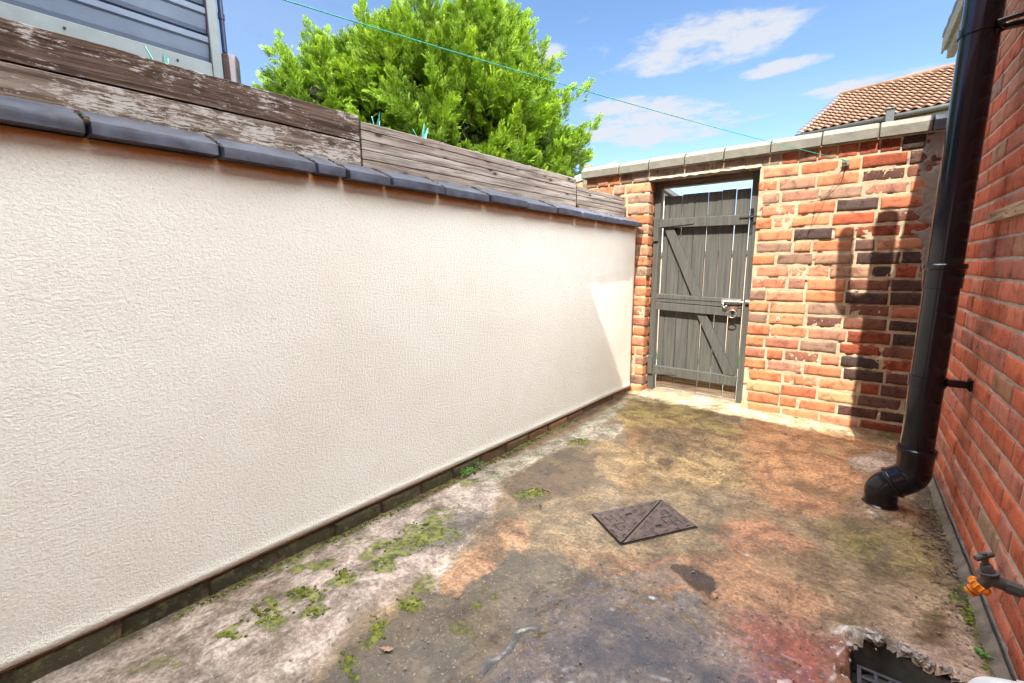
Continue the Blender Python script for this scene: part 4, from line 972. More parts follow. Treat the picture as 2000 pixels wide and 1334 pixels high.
# ------------------------------------------------------------------ tap, white waste pipe, gully
def build_tap():
    y = 1.5; c = Vector((.352, y, .432)); t = thing('outdoor_tap', 'grey outdoor tap with bright orange hose connector on the house wall', 'tap', (RX, y, .40))
    o = Vector((RX, y, .40)); g = MT['greypvc']
    def P(x, yy, z): return (x-o.x, yy-o.y, z-o.z)
    mb = MB(); mb.tube([P(RX+.0, y, .415), P(.385, y, .4225)], .0125, 24); mb.build('supply_pipe', g, t, auto=40)
    mb = MB(); mb.tube([P(.405, y, .421), P(.404, y, .421), P(.378, y, .424), P(.377, y, .424)], [.013, .0165, .0165, .0135], 8); mb.build('hex_nut', g, t)
    mb = MB(); mb.tube([P(.380, y, .424), P(.366, y, .428), P(.356, y, .431), P(.346, y, .432)], [.0135, .0155, .0175, .014], 24)
    sp = [P(.352, y, .430), P(.345, y, .419), P(.337, y, .407)]; mb.tube(sp, [.015, .0135, .0125], 20); mb.build('tap_body', g, t, auto=40)
    # neck and bonnet: lean back towards the wall a little
    a = Vector(P(.351, y, .430)); up = Vector((-.30, .05, 1)).normalized()
    mb = MB(); mb.tube([a, a+up*.014, a+up*.0142, a+up*.0178, a+up*.018, a+up*.034, a+up*.036], [.0155, .0165, .0205, .0205, .0135, .0118, .0105], 24); mb.build('bonnet', g, t, auto=35)
    mb = MB(); mb.tube([a+up*.034, a+up*.054], [.0065, .0075], 16); hb = a+up*.056; ax = Vector((.75, .6, .25)).normalized(); mb.tube([hb-ax*.021, hb-ax*.020, hb+ax*.020, hb+ax*.021], [.0060, .0072, .0072, .0060], 18)
    mb.tube([hb, hb+up*.009], [.0075, .0070], 16); mb.build('handle', MT['greypvc'], t, auto=40)
    # orange connector
    b = Vector(P(.339, y, .409)); dn = Vector((-.52, 0, -.85)).normalized()
    mb = MB(); V = []; F = []; seg = 48
    N = dn.cross(Vector((0, 1, 0))).normalized(); B = dn.cross(N); prof = [(-.002, .0135), (-.002, .0195), (.000, .0215), (.011, .0215), (.013, .0195), (.013, .0125), (.018, .0120), (.024, .0120), (.0245, .0135), (.0275, .0135), (.028, .0115), (.031, .0115), (.0315, .013), (.035, .012), (.035, .007)]
    for (d, rr) in prof:
        for k in range(seg):
            an = 2*math.pi*k/seg; q = rr + (.0016*(1 if math.cos(an*12) > 0 else -1) if rr > .019 else 0); V.append(b+dn*d+(N*math.cos(an)+B*math.sin(an))*q)
    m_ = len(prof); F = [(i*seg+k, i*seg+(k+1) % seg, (i+1)*seg+(k+1) % seg, (i+1)*seg+k) for i in range(m_-1) for k in range(seg)] + [tuple((m_-1)*seg+k for k in range(seg))]
    mb.add(V, F); mb.build('hose_connector', MT['orange'], t, auto=30)
    mb = MB(); mb.tube([b+dn*.0252, b+dn*.0268], .0142, 24); mb.build('seal_ring', MT['darkiron'], t)
build_tap()
def build_waste():
    y = 1.487; t = thing('waste_pipe', 'white plastic waste pipe elbow over the gully at the house wall', 'pipe', (RX, y, 0))
    mb = MB(); pts = arc_path([(.0, 0, .178), (-.070, 0, .164), (-.128, -.002, .145), (-.137, -.004, -.06)], .045, 8); mb.tube(pts, .0215, 32); mb.build('pipe_shaft', MT['whitepvc'], t, auto=50)
    mb = MB(); mb.tube([(-.02, 0, .174), (-.021, 0, .1738), (-.058, 0, .1664), (-.059, 0, .1662)], [.0215, .0255, .0255, .0215], 32); mb.build('coupling', MT['whitepvc'], t, auto=40)
build_waste()
def build_gully():
    t = thing('drain_gully', 'open broken gully with dark concrete sides and a slotted grate', 'drain', (.29, 1.50, 0))
    dk = m_simple('slimy_dark_concrete', (.05, .052, .045), .35, 0, .4, 14, .6, .006, .5)
    ox, oy = .29, 1.50
    def P(q, z): return (q[0]-ox, q[1]-oy, z)
    inner = np.array([(.132, 1.668), (.215, 1.705), (.30, 1.668), (.40, 1.60), (.42, 1.34), (.18, 1.34), (.128, 1.47)])
    def sdir(k): return HOLE[k]+ (HOLE[k]-np.array((.29, 1.5)))*.06
    n = len(HOLE); V = []; res = 8
    ring = []
    pts = []
    for k in range(n):
        for j in range(res):
            a = HOLE[k]*(1-j/res)+HOLE[(k+1) % n]*(j/res); b = inner[k]*(1-j/res)+inner[(k+1) % n]*(j/res); pts.append((a, b))
    m_ = len(pts); levels = [(1.10, -.020), (.97, -.014), (.75, -.026), (.45, -.055), (.15, -.092), (0, -.105)]
    for (q, z) in levels:
        for i, (a, b) in enumerate(pts):
            a2 = a+(a-np.array((.29, 1.5)))*.03; p = b+(a2-b)*q; w_ = .006*float(fbm(np.array([[p[0], p[1], z]]), 30, 3, 3)[0]); V.append(P(p, z+w_))
    F = [(l*m_+i, l*m_+(i+1) % m_, (l+1)*m_+(i+1) % m_, (l+1)*m_+i) for l in range(len(levels)-1) for i in range(m_)]
    mb = MB(); mb.add(V, F); mb.add([P(b, -.112) for a, b in pts], [tuple(range(m_))]); mb.build('gully_basin', dk, t, smooth=True)
    # grate: slab with slots, as bars
    gx0, gx1, gy0, gy1, z = .138-ox, .34-ox, 1.43-oy, 1.655-oy, -.070
    mb = MB(); nb = 6
    mb.box(gx0, gx1, gy0, gy0+.012, z-.006, z+.004, .001); mb.box(gx0, gx1, gy1-.012, gy1, z-.006, z+.004, .001)
    mb.box(gx0, gx0+.012, gy0+.0125, gy1-.0125, z-.006, z+.0035, .001); mb.box(gx1-.012, gx1, gy0+.0125, gy1-.0125, z-.006, z+.0035, .001)
    for k in range(1, nb):
        y = gy0+.012+(gy1-gy0-.024)*k/nb; mb.box(gx0+.0125, gx1-.0125, y-.006, y+.006, z-.005, z+.003, .001)
    for k in range(1, 5):
        x = gx0+.012+(gx1-gx0-.024)*k/5; mb.box(x-.005, x+.005, gy0+.0125, gy1-.0125, z-.0045, z+.0025, .001)
    mb.build('grate', m_simple('grey_violet_grate', (.045, .038, .050), .5, 0, .3, 60, .4, .002), t)
    # knobbly lumps of broken concrete round the rim
    rng = random.Random(6); V = []; F = []
    bm_v, bm_f = ico()
    mb = MB()
    for i in range(150):
        k = rng.random()*3.05; a = HOLE[int(k)]; b = HOLE[int(k)+1] if int(k)+1 < n else HOLE[0]
        if k < .35: a, b = HOLE[6], HOLE[0]; f_ = rng.random()
        else: f_ = k-int(k)
        p = a*(1-f_)+b*f_; off = (p-np.array((.29, 1.5))); off = off/np.linalg.norm(off); p = p+off*rng.uniform(-.010, .022); s_ = rng.uniform(.004, .011)*(1.3 if k < .9 else .8); sc = (s_*rng.uniform(.7, 1.4), s_*rng.uniform(.7, 1.4), s_*rng.uniform(.5, .9)); ra = rng.uniform(0, 3.14)
        z = rng.uniform(-.02, .012) if p[1] > 1.5 else rng.uniform(-.03, .008); vv = []
        for q in bm_v:
            j = 1+.25*math.sin(q[0]*7+i)+.2*math.cos(q[1]*9+i*2); x = q[0]*sc[0]*j; yy = q[1]*sc[1]*j; vv.append((p[0]-ox+x*math.cos(ra)-yy*math.sin(ra), p[1]-oy+x*math.sin(ra)+yy*math.cos(ra), z+q[2]*sc[2]*j))
        mb.add(vv, bm_f)
    o = mb.build('broken_rim', m_simple('crumbled_concrete', (.34, .31, .29), .9, 0, .45, 40, .8, .004), t, smooth=False); tag(o, kind='stuff')
def ico():
    import bmesh
    bm = bmesh.new(); bmesh.ops.create_icosphere(bm, subdivisions=1, radius=1); bm.verts.ensure_lookup_table(); v = [tuple(q.co) for q in bm.verts]; f = [tuple(x.index for x in q.verts) for q in bm.faces]; bm.free(); return v, f
build_gully()

# ------------------------------------------------------------------ manhole lid in two triangles
def build_lid():
    A, U, W_, lu, lw = LID['A'], LID['U'], LID['W'], LID['lu'], LID['lw']
    ang = math.atan2(U[1], U[0])
    # local frame: +X along U, +Y to the left of U (so W is -Y)
    t = thing('manhole_cover', 'brown iron access cover split by a diagonal seam, set in the concrete', 'manhole cover', (A[0], A[1], 0), ang)
    M = Mat('brown_cast_iron'); n = M.noise(30, 5, .6); n2 = M.noise(200, 4, .7); c = M.mix(M.mr(n, .35, .65), (.065, .042, .038), (.125, .085, .075)); c = M.mix(M.mr(n2, .60, .7, 0, .5), c, (.20, .16, .11)); M.set(c, .42, .15, .5); M.bump((n2, .5, .0012))
    zt = .004
    # frame
    mb = MB()
    for (a, b, c_, d) in ((-.004, lu+.004, .0005, .006), (-.004, lu+.004, -lw-.006, -lw-.0005)): mb.box(a, b, c_, d, -.03, zt-.003, .001)
    for (a, b) in ((-.0045, -.0006), (lu+.0006, lu+.0045)): mb.box(a, b, -lw, 0, -.03, zt-.0035, .001)
    mb.build('frame', MT['darkiron'], t)
    e = .0035
    # diagonal runs from B (lu,0) to D (0,-lw)
    B = Vector((lu, 0)); D = Vector((0, -lw)); dd = (D-B).normalized(); nn = Vector((-dd.y, dd.x))
    if nn.dot(Vector((0, 0))-B) < 0: nn = -nn            # nn points to corner A
    triA = [(e, -e), tuple(B+dd*(.011)+Vector((0, -e))*0 + nn*e*.0+Vector((-.0, -e))), None]
    def tri(corner, s):
        b = B + dd*.008 + nn*s*.0022; d = D - dd*.008 + nn*s*.0022
        if s > 0: return [(e, -e), (b.x-.002, -e), (e, d.y+.002)] if True else None
        return [(lu-e, -lw+e), (d.x+.002, -lw+e), (lu-e, b.y-.002)]
    halves = []
    for s in (1, -1):
        pts = tri(None, s); mb = MB(); mb.prism(pts, 'z', -.012, zt); o = mb.build('cover_plate', M.m, t); bv = o.modifiers.new('b', 'BEVEL'); bv.width = .001; bv.segments = 1; halves.append(o)
    # raised tread: chevron blips along the rims, brick ribs in the middle, keyholes, lettering
    def blip(mb, x, y, a, s=.011):
        ca, sa = math.cos(a), math.sin(a)
        pts = [(-1.2, -.35), (-.55, .25), (.55, .25), (1.2, -.35)]
        P_ = [(x+(p*ca-q*sa)*s, y+(p*sa+q*ca)*s, zt+.0005) for p, q in pts]
        mb.tube(P_, [.0022, .0040, .0040, .0022], 6)
    def rib(mb, x0, y0, x1, y1, r_=.0038): mb.tube([(x0, y0, zt+.0006), (x1, y1, zt+.0006)], r_, 6)
    hx = MB(); hx2 = MB()
    def rot(x, y): return lu-x, -lw-y            # the other half is the same pattern turned by 180 degrees
    for mb, tf, da in ((hx, lambda x, y: (x, y), 0), (hx2, rot, math.pi)):
        for k, x in enumerate((.035, .095, .155, .215, .275, .335)):
            X, Y = tf(x, -.016); blip(mb, X, Y, da+(0 if k % 2 else math.pi))
        for k, y in enumerate((-.055, -.105, -.155, -.20)):
            X, Y = tf(.016, y); blip(mb, X, Y, da+math.pi/2+(0 if k % 2 else math.pi))
        for k in range(7):
            q = B+(D-B)*((k+.8)/7.9)+nn*.018; X, Y = tf(q.x, q.y); blip(mb, X, Y, da+math.atan2(dd.y, dd.x)+(0 if k % 2 else math.pi), .010)
        R_ = [(.045, -.050, .045, -.090), (.045, -.070, .080, -.070), (.080, -.040, .080, -.095), (.080, -.060, .1, -.060), (.115, -.050, .115, -.105), (.050, -.115, .085, -.115), (.050, -.115, .050, -.165), (.085, -.13, .085, -.15), (.085, -.115, .11, -.115), (.05, -.165, .075, -.165)]
        for a in R_:
            p = tf(a[0], a[1]); q = tf(a[2], a[3]); rib(mb, *p, *q)
        kx, ky = .165, -.062
        pts = []
        for k in range(21):
            an = 2*math.pi*k/20; rr = .017+.006*math.cos(2*an); X, Y = tf(kx+rr*math.cos(an)*1.25, ky+rr*math.sin(an)*.8); pts.append((X, Y, zt+.0003))
        mb.tube(pts, .0018, 6)
    # joined per plate
    for hb, pl in ((hx, halves[0]), (hx2, halves[1])):
        import bmesh
        bm = bmesh.new(); bm.from_mesh(pl.data); tmp = hb.build('tmp', M.m, None); bm.from_mesh(tmp.data); bm.to_mesh(pl.data); bm.free(); bpy.data.objects.remove(tmp); pl.modifiers.clear()
    for h, tf in ((0, lambda x, y: (x, y)), (1, rot)):
        mb = MB(); pts = []
        for k in range(20):
            an = 2*math.pi*k/20; rr = .0085+.0045*math.cos(2*an); X, Y = tf(.165+rr*math.cos(an)*1.4, -.062+rr*math.sin(an)*.8); pts.append((X, Y))
        mb.prism(pts, 'z', zt-.001, zt+.0004); mb.build('keyhole', m_simple('keyhole_dark', (.006, .005, .005), .9, 0, .1, 10, 0, .001, .1), halves[h])
    for h, tf, ra in ((0, lambda x, y: (x, y), 0), (1, rot, math.pi)):
        for txt, x, y in (('SJS', .212, -.045), ('BY', .225, -.075)):
            cu = bpy.data.curves.new('txt', 'FONT'); cu.body = txt; cu.size = .030; cu.extrude = .0010; cu.offset = .0006; cu.resolution_u = 3; cu.space_character = 1.15; cu.align_x = 'CENTER'; cu.align_y = 'CENTER'
            o = bpy.data.objects.new('t', cu); COL.objects.link(o); bpy.context.view_layer.update()
            me = bpy.data.meshes.new_from_object(o.evaluated_get(bpy.context.evaluated_depsgraph_get())); bpy.data.objects.remove(o)
            me.materials.clear(); me.materials.append(M.m); q = bpy.data.objects.new('lettering', me); COL.objects.link(q); q.parent = halves[h]; X, Y = tf(x, y); q.location = (X, Y, zt+.0006); q.rotation_euler = (0, 0, R(180)+R(35)+ra)
build_lid()

# ------------------------------------------------------------------ wooden planters on the left wall
def build_planters():
    y0 = .105
    def W(px, py): return wl(px, py, y0)
    def planter(label, ua, ub, zs, mats, depth=.34, zb=1.62, post=False):
        p = LO+LX*ua+LY*y0
        t = thing('wooden_planter', label, 'planter', (p[0], p[1], 0), LA, 'timber planters standing behind the cream wall')
        L_ = ub-ua; rng = random.Random(int(ua*100)+5); base = 1.25
        for k, (za, zb_) in enumerate(zs):
            us = np.linspace(0, L_, 30); V = []; n = len(us)
            for i, u in enumerate(us):
                pp = np.array([[u+ua, k*2., 0]]); j = .002*float(fbm(pp, 3, 3, 3)[0]); j2 = (.0035 if k == len(zs)-1 else .0012)*float(fbm(pp+4, 14, 9, 3)[0]); tl = rng.uniform(-.0005, .0005)
                V += [(u, j, za), (u, .022+j, za), (u, .022+j, zb_-.002+j2), (u, .003+j, zb_+j2), (u, j, zb_-.003+j2)]
            F = [(i*5+q, i*5+(q+1) % 5, (i+1)*5+(q+1) % 5, (i+1)*5+q) for i in range(n-1) for q in range(5)]+[(0, 1, 2, 3, 4), tuple(n*5-5+q for q in range(5))[::-1]]
            mb = MB(); mb.add(V, F); o = mb.build('board', mats[k % len(mats)] if len(mats) == len(zs) else mats[0], t)
            # keep the grain unique per board
            o.data.transform(Matrix.Translation((k*.37, 0, 0))); o.location = (-k*.37, 0, 0)
        mb = MB(); mb.box(.002, .022, .0245, depth, base, zs[-1][1]-.012, .001); mb.box(L_-.022, L_-.002, .0245, depth, base, zs[-1][1]-.012, .001); mb.box(.002, L_-.002, depth+.001, depth+.02, base, zs[-1][1]-.02, .001); mb.build('side_panel', MT['board_silver'], t)
        mb = MB(); mb.box(.024, L_-.024, .026, depth-.002, base, zs[-1][1]-.05, .001); mb.build('soil', MT['earth'], t)
        mb = MB(); mb.box(.0, L_, .0235, .0243+.02, 1.3, zs[0][0]-.003, .001); mb.build('bottom_rail', MT['darkiron'], t)
        if post: 
            mb = MB(); mb.box(L_-.045, L_-.005, .027, .07, 1.3, zs[-1][1]+.012, .003); mb.build('corner_post', MT['board_silver'], t)
        return t
    top = 1.935; g = .006
    u1, _ = W(702, 270)
    ztop = W(700, 226)[1]; zg = W(700, 276)[1]
    planter('long planter of two wide boards with flaking brown and white paint, nearest the camera', -.9, u1, [(1.61, zg-.004), (zg+.003, ztop)], [MT['board_pale'], MT['board_painted']])
    ua, _ = W(706, 270); ub, _ = W(1125, 390)
    zz = [W(706, y)[1] for y in (322, 309.5, 291, 271.6, 252.5, 235.5)]; zz[0] = 1.60
    planter('long planter of five silvery slats in the middle of the cream wall', ua, ub, [(zz[i]+.002, zz[i+1]-.002) for i in range(5)], [MT['board_silver']])
    uc, _ = W(1128, 390); ud = 4.06
    zt = W(1128, 363)[1]; zz = np.linspace(1.62, zt, 7)
    planter('short planter of six narrow slats at the far end against the brick wall', uc, ud, [(zz[i]+.0025, zz[i+1]-.0025) for i in range(6)], [MT['board_silver']])
    # spiky plants standing in the planters
    rng = random.Random(4)
    def spiky(px, py, label, n=5, h=.10, seed=0):
        u, z = wl(px, py, y0+.06); p = LO+LX*u+LY*(y0+.06); rg = random.Random(seed)
        t = thing('spiky_plant', label, 'plant', (p[0], p[1], 1.78), 0, 'teal spiky plants in the planters')
        mb = MB()
        for k in range(n):
            a = 2*math.pi*k/n+rg.uniform(-.4, .4); l = (z-1.78)*rg.uniform(.75, 1.03); le = rg.uniform(.1, .45); wd = h*.16
            d = Vector((math.cos(a), math.sin(a), 0)); s_ = Vector((-d.y, d.x, 0)); V = []
            for i, f in enumerate((0, .35, .7, 1)):
                c = d*(le*l*f*f)+Vector((0, 0, l*f)); wv = wd*(1, 1.15, .75, .06)[i]; V += [c-s_*wv, c+d*.003*-1, c+s_*wv]
            F = []
            for i in range(3): F += [(i*3, i*3+1, i*3+4, i*3+3), (i*3+1, i*3+2, i*3+5, i*3+4)]
            mb.add(V, F)
        o = mb.build('leaves', MT['agave'], t, smooth=True, fix=False); sd = o.modifiers.new('s', 'SOLIDIFY'); sd.thickness = .002
    spiky(733, 226, 'small teal plant with two thin tips showing above the planter corner', 3, .045, 1)
    spiky(822, 243, 'teal plant with one broad leaf tip showing in front of the conifer', 3, .095, 2)
    spiky(316, 102, 'teal plant tips just showing below the grey metal shed', 4, .05, 3)
build_planters()

# ------------------------------------------------------------------ shed on the left
def build_shed():
    off = .60; p0 = LO+LY*off
    def W(px, py): return wl(px, py, off)
    u1 = W(431, 130)[0]; t = thing('metal_shed', 'blue grey metal shed with horizontal panels behind the planters', 'shed', (p0[0], p0[1], 0), LA)
    pm = Mat('blue_grey_sheet'); n = pm.noise(3, 5, .6); pm.set(pm.ramp(n, [(.35, (.10, .14, .21)), (.65, (.15, .20, .28))]), .42, .15, .5); pm.bump((pm.noise(400, 2, .5), .08, .0005))
    trim = m_simple('pale_grey_trim', (.21, .25, .26), .45, .1, .1, 12, .1, .001, .5)
    U0 = -2.2; zb = W(417, 126)[1]; H_ = 2.95
    mb = MB(); mb.box(U0, u1-.03, .03, 1.9, 1.0, H_, .002); mb.build('body', MT['slate'], t)
    ph = .118; k = 0; z = zb+.004
    while z < H_-.05:
        V = []; prof = [(.028, 0), (.010, .004), (.006, .02), (.002, ph*.62), (-.004, ph*.70), (-.004, ph-.012), (.012, ph-.008), (.028, ph-.008)]
        mb = MB(); mb.prism([(y, z+q) for y, q in prof], 'x', U0, u1-.04); mb.build('panel', pm.m, t); z += ph
    mb = MB(); mb.box(u1-.038, u1+.004, -.014, .032, 1.0, H_+.02, .003); mb.build('corner_post', trim, t)
    mb = MB(); mb.box(U0, u1-.039, -.012, .029, zb-.075, zb, .003); mb.build('bottom_rail', trim, t)
    for q in (.17, .52, .93):
        mb = MB(); mb.tube([(u1-q, -.0125, zb-.03), (u1-q, -.0145, zb-.03)], .005, 8); mb.build('screw', MT['darkiron'], t)
    mb = MB(); mb.add([(U0, -.08, H_), (u1+.06, -.08, H_), (u1+.06, 2.0, H_+.3), (U0, 2.0, H_+.3), (U0, -.08, H_+.03), (u1+.06, -.08, H_+.03), (u1+.06, 2.0, H_+.33), (U0, 2.0, H_+.33)], [(0, 1, 5, 4), (1, 2, 6, 5), (2, 3, 7, 6), (3, 0, 4, 7), (4, 5, 6, 7), (3, 2, 1, 0)]); mb.build('roof', MT['slate'], t)
    # rainwater pipe on the corner dropping into a small barrel
    bp = m_simple('gloss_navy_plastic', (.03, .04, .10), .25, 0, .2, 9, .1, .001, .5)
    dp = MB(); dp.tube([(u1+.028, .012, zb+.07), (u1+.028, .012, H_+.02)], .011, 14); d = dp.build('downpipe', bp, t, auto=40)
    dp = MB(); dp.tube([(u1+.028, .012, zb+.21), (u1+.028, .012, zb+.235)], .014, 14); dp.build('socket', bp, d, auto=40)
    c = LO+LX*(u1+.045)+LY*(off+.02)
    b = thing('water_butt', 'glossy dark water butt at the foot of the shed downpipe', 'barrel', (c[0], c[1], 1.3))
    mb = MB(); mb.tube([(0, 0, 0), (0, 0, .3), (0, 0, zb-1.3+.045), (0, 0, zb-1.3+.062)], [.036, .040, .042, .036], 24); mb.build('barrel_body', m_simple('gloss_brown_plastic', (.07, .05, .05), .12, 0, .4, 20, .1, .001, .6), b, auto=40)
build_shed()

# ------------------------------------------------------------------ conifer
def build_conifer():
    rng = np.random.default_rng(11)
    dep = 5.5
    def W(px, py, d=dep):
        r = ray(px, py); return CAMP + r*(d/np.dot(r, fh))
    C0 = W(850, 262); base = np.array([C0[0], C0[1], -.42])
    t = thing('conifer_tree', 'large bright green feathery conifer rising behind the planters', 'tree', tuple(base))
    # lobes: centre (px,py,depth), radii (across, depth, up)
    lobes = [((880, 300), 5.6, 1.42, 1.3, 1.48, 1.0), ((650, 260), 5.2, .66, .8, .84, .26), ((1000, 325), 5.5, .84, .9, .86, .24), ((770, 210), 5.4, .70, .8, .88, .20), ((940, 200), 5.6, .78, .8, 1.02, .24), ((585, 235), 5.15, .34, .5, .46, .10)]
    right = r0; dpt = fh; up = np.array([0, 0, 1.])
    # spray template: flat fan of narrow leaflets
    tv = []; tf = []
    def leaf(p, d, l, w_):
        d = d/np.linalg.norm(d); s = np.array([-d[1], d[0], 0]); b = len(tv)
        tv.extend([p, p+d*l*.45+s*w_, p+d*l, p+d*l*.45-s*w_]); tf.append((b, b+1, b+2, b+3))
    L_ = 1.0
    leaf(np.array([0, 0, 0.]), np.array([1, 0, 0.]), 1.0, .018)
    for k in range(7):
        x = .10+.12*k; l = .56*(1-.62*k/7.)
        for s in (-1, 1):
            d = np.array([.78, s*.62, 0]); p = np.array([x, 0, 0]); leaf(p, d, l, .020); dn = d/np.linalg.norm(d)
            q = p+dn*l*.38; leaf(q, np.array([1, s*.05, 0]), l*.45, .020)
            if k < 5: q = p+dn*l*.66; leaf(q, np.array([1, s*.10, 0]), l*.34, .018)
    tv = np.array(tv); tv[:, 2] = -.12*tv[:, 0]**2; tf = np.array(tf)
    pos = []; ax = []; nrm = []; siz = []; tone = []
    for (pxy, dp_, ra, rd, ru, share) in lobes:
        c = W(*pxy, dp_); npl = int(340*share)+8
        for i in range(npl):
            # direction on the sphere, favour the camera side and the top
            while True:
                d = rng.normal(size=3); d /= np.linalg.norm(d)
                if d[2] > -.55 and (d[1] < .55): break      # d[1] is depth away from camera
            rr = rng.uniform(.86, 1.10); tip = c+right*d[0]*ra*rr+dpt*d[1]*rd*rr+up*d[2]*ru*rr
            outw = right*d[0]+dpt*d[1]+up*d[2]; grow = outw*.95+up*.50+rng.normal(size=3)*.26; grow /= np.linalg.norm(grow)
            ln = rng.uniform(.38, .75)*(.6+.4*min(1, ra)); st = tip-grow*ln; tn = rng.normal(0, .5)
            side = np.cross(grow, outw+1e-3); side /= np.linalg.norm(side); sec = np.cross(grow, side)
            nsp = int(52*ln/.55)
            for k in range(nsp):
                s = rng.uniform(0, 1)**.8; rad = .135*(1-s)*ln/.5+.010; a = rng.uniform(0, 6.283); off = side*math.cos(a)+sec*math.sin(a)
                p = st+grow*ln*s+off*rad*rng.uniform(.2, .8); dd = grow*1.0+off*(.95*(1-s)+.15)+rng.normal(size=3)*.12; dd /= np.linalg.norm(dd)
                pos.append(p); ax.append(dd); nv = outw*.5+up*.35+rng.normal(size=3)*.85; nrm.append(nv); siz.append(rng.uniform(.09, .17)*(1-.25*s)); tone.append(.36+.26*tn+rng.normal(0, .12)+.28*(s-.4))
    # wispy leaders at the left and top outline
    for (x, y, ln) in ((522, 100, .38), (545, 70, .34), (600, 45, .30), (640, 60, .34), (612, 70, .4), (700, 25, .3), (790, 5, .3), (862, -15, .35), (905, -10, .3), (960, 8, .3), (1022, 35, .3), (1040, 70, .3), (1095, 105, .3), (1150, 165, .3), (1165, 235, .3), (1150, 300, .28), (512, 150, .34), (505, 175, .3)):
        tip = W(x, y, 5.35); grow = up*.8+right*(x-850)/500+rng.normal(size=3)*.12; grow /= np.linalg.norm(grow)
        for k in range(26):
            s = rng.uniform(0, 1); off = rng.normal(size=3); off -= grow*off.dot(grow); off /= np.linalg.norm(off)
            p = tip-grow*ln*(1-s)+off*.05*(1-s); dd = grow+off*(.7*(1-s)+.1); dd /= np.linalg.norm(dd); pos.append(p); ax.append(dd); nrm.append(rng.normal(size=3)+up*.4); siz.append(rng.uniform(.08, .13)); tone.append(.5+rng.normal(0, .1))
    # sparse inner sprays so that gaps are dark green, not empty
    pos = np.array(pos); ax = np.array(ax); nrm = np.array(nrm); siz = np.array(siz); tone = np.array(tone)
    nrm = nrm-ax*np.sum(nrm*ax, 1)[:, None]; nrm /= np.linalg.norm(nrm, axis=1)[:, None]; bi = np.cross(nrm, ax)
    n = len(pos); k = len(tv)
    V = pos[:, None]+siz[:, None, None]*(tv[None, :, 0:1]*ax[:, None]+tv[None, :, 1:2]*bi[:, None]+tv[None, :, 2:3]*nrm[:, None])
    V += rng.normal(size=V.shape)*.0025
    F = (tf[None]+(np.arange(n)*k)[:, None, None]).reshape(-1, 4)
    tn = np.repeat(np.clip(tone, 0, 1), k); tipf = np.tile(tv[:, 0], n); cols = np.stack([tn, tipf, tn*0], -1)
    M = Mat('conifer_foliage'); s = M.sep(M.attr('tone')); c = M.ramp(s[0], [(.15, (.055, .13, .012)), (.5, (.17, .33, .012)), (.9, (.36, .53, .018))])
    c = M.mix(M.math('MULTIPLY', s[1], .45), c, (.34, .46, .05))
    M.set(c, .55, 0, .3)
    tr = M.N.new('ShaderNodeBsdfTranslucent'); M.L.new(c, tr.inputs[0]); ms = M.N.new('ShaderNodeMixShader'); ms.inputs[0].default_value = .20; M.L.new(M.b.outputs[0], ms.inputs[1]); M.L.new(tr.outputs[0], ms.inputs[2]); M.L.new(ms.outputs[0], M.N['Material Output'].inputs['Surface'])
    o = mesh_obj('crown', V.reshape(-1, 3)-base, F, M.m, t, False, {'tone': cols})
    # limbs and trunk, with dark inner twigs
    mb = MB(); c = W(880, 285, 5.6)-base; top = W(880, 60, 5.6)-base
    mb.tube([(c[0], c[1], 0), (c[0], c[1], c[2]*.6), (c[0]+.03, c[1], c[2]), tuple(top)], [.16, .12, .08, .02], 14); 
    for (pxy, dp_, ra, rd, ru, share) in lobes:
        cc = W(*pxy, dp_)-base
        for i in range(int(34*share)+6):
            d = rng.normal(size=3); d /= np.linalg.norm(d); d[2] = abs(d[2])*.8-.1; tip = cc+right*d[0]*ra*.85+dpt*d[1]*rd*.85+up*d[2]*ru*.85
            s0 = np.array([c[0], c[1], max(.6, min(tip[2]-.7, c[2]+.6))]); mid = (s0+tip)/2+np.array([0, 0, -.08]); mb.tube([tuple(s0), tuple(mid), tuple(tip)], [.03, .018, .005], 6)
    mb.build('trunk', m_simple('conifer_bark', (.10, .06, .04), .9, 0, .3, 20, .8, .01), t)
    # inner foliage mass, coloured near-black to paint the shade in the gaps
    import bmesh
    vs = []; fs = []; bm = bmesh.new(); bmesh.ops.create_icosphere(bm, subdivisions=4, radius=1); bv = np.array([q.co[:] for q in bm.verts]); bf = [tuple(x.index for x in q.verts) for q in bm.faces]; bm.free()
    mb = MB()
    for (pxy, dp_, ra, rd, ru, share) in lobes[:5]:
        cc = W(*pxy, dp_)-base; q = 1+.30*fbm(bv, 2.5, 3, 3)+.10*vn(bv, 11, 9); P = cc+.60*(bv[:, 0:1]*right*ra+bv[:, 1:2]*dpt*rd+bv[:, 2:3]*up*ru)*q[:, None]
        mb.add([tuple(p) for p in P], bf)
    mb.build('inner_foliage', m_simple('gap_shade_foliage', (.010, .018, .004), .95, 0, .6, 25, 1, .05), t)
build_conifer()

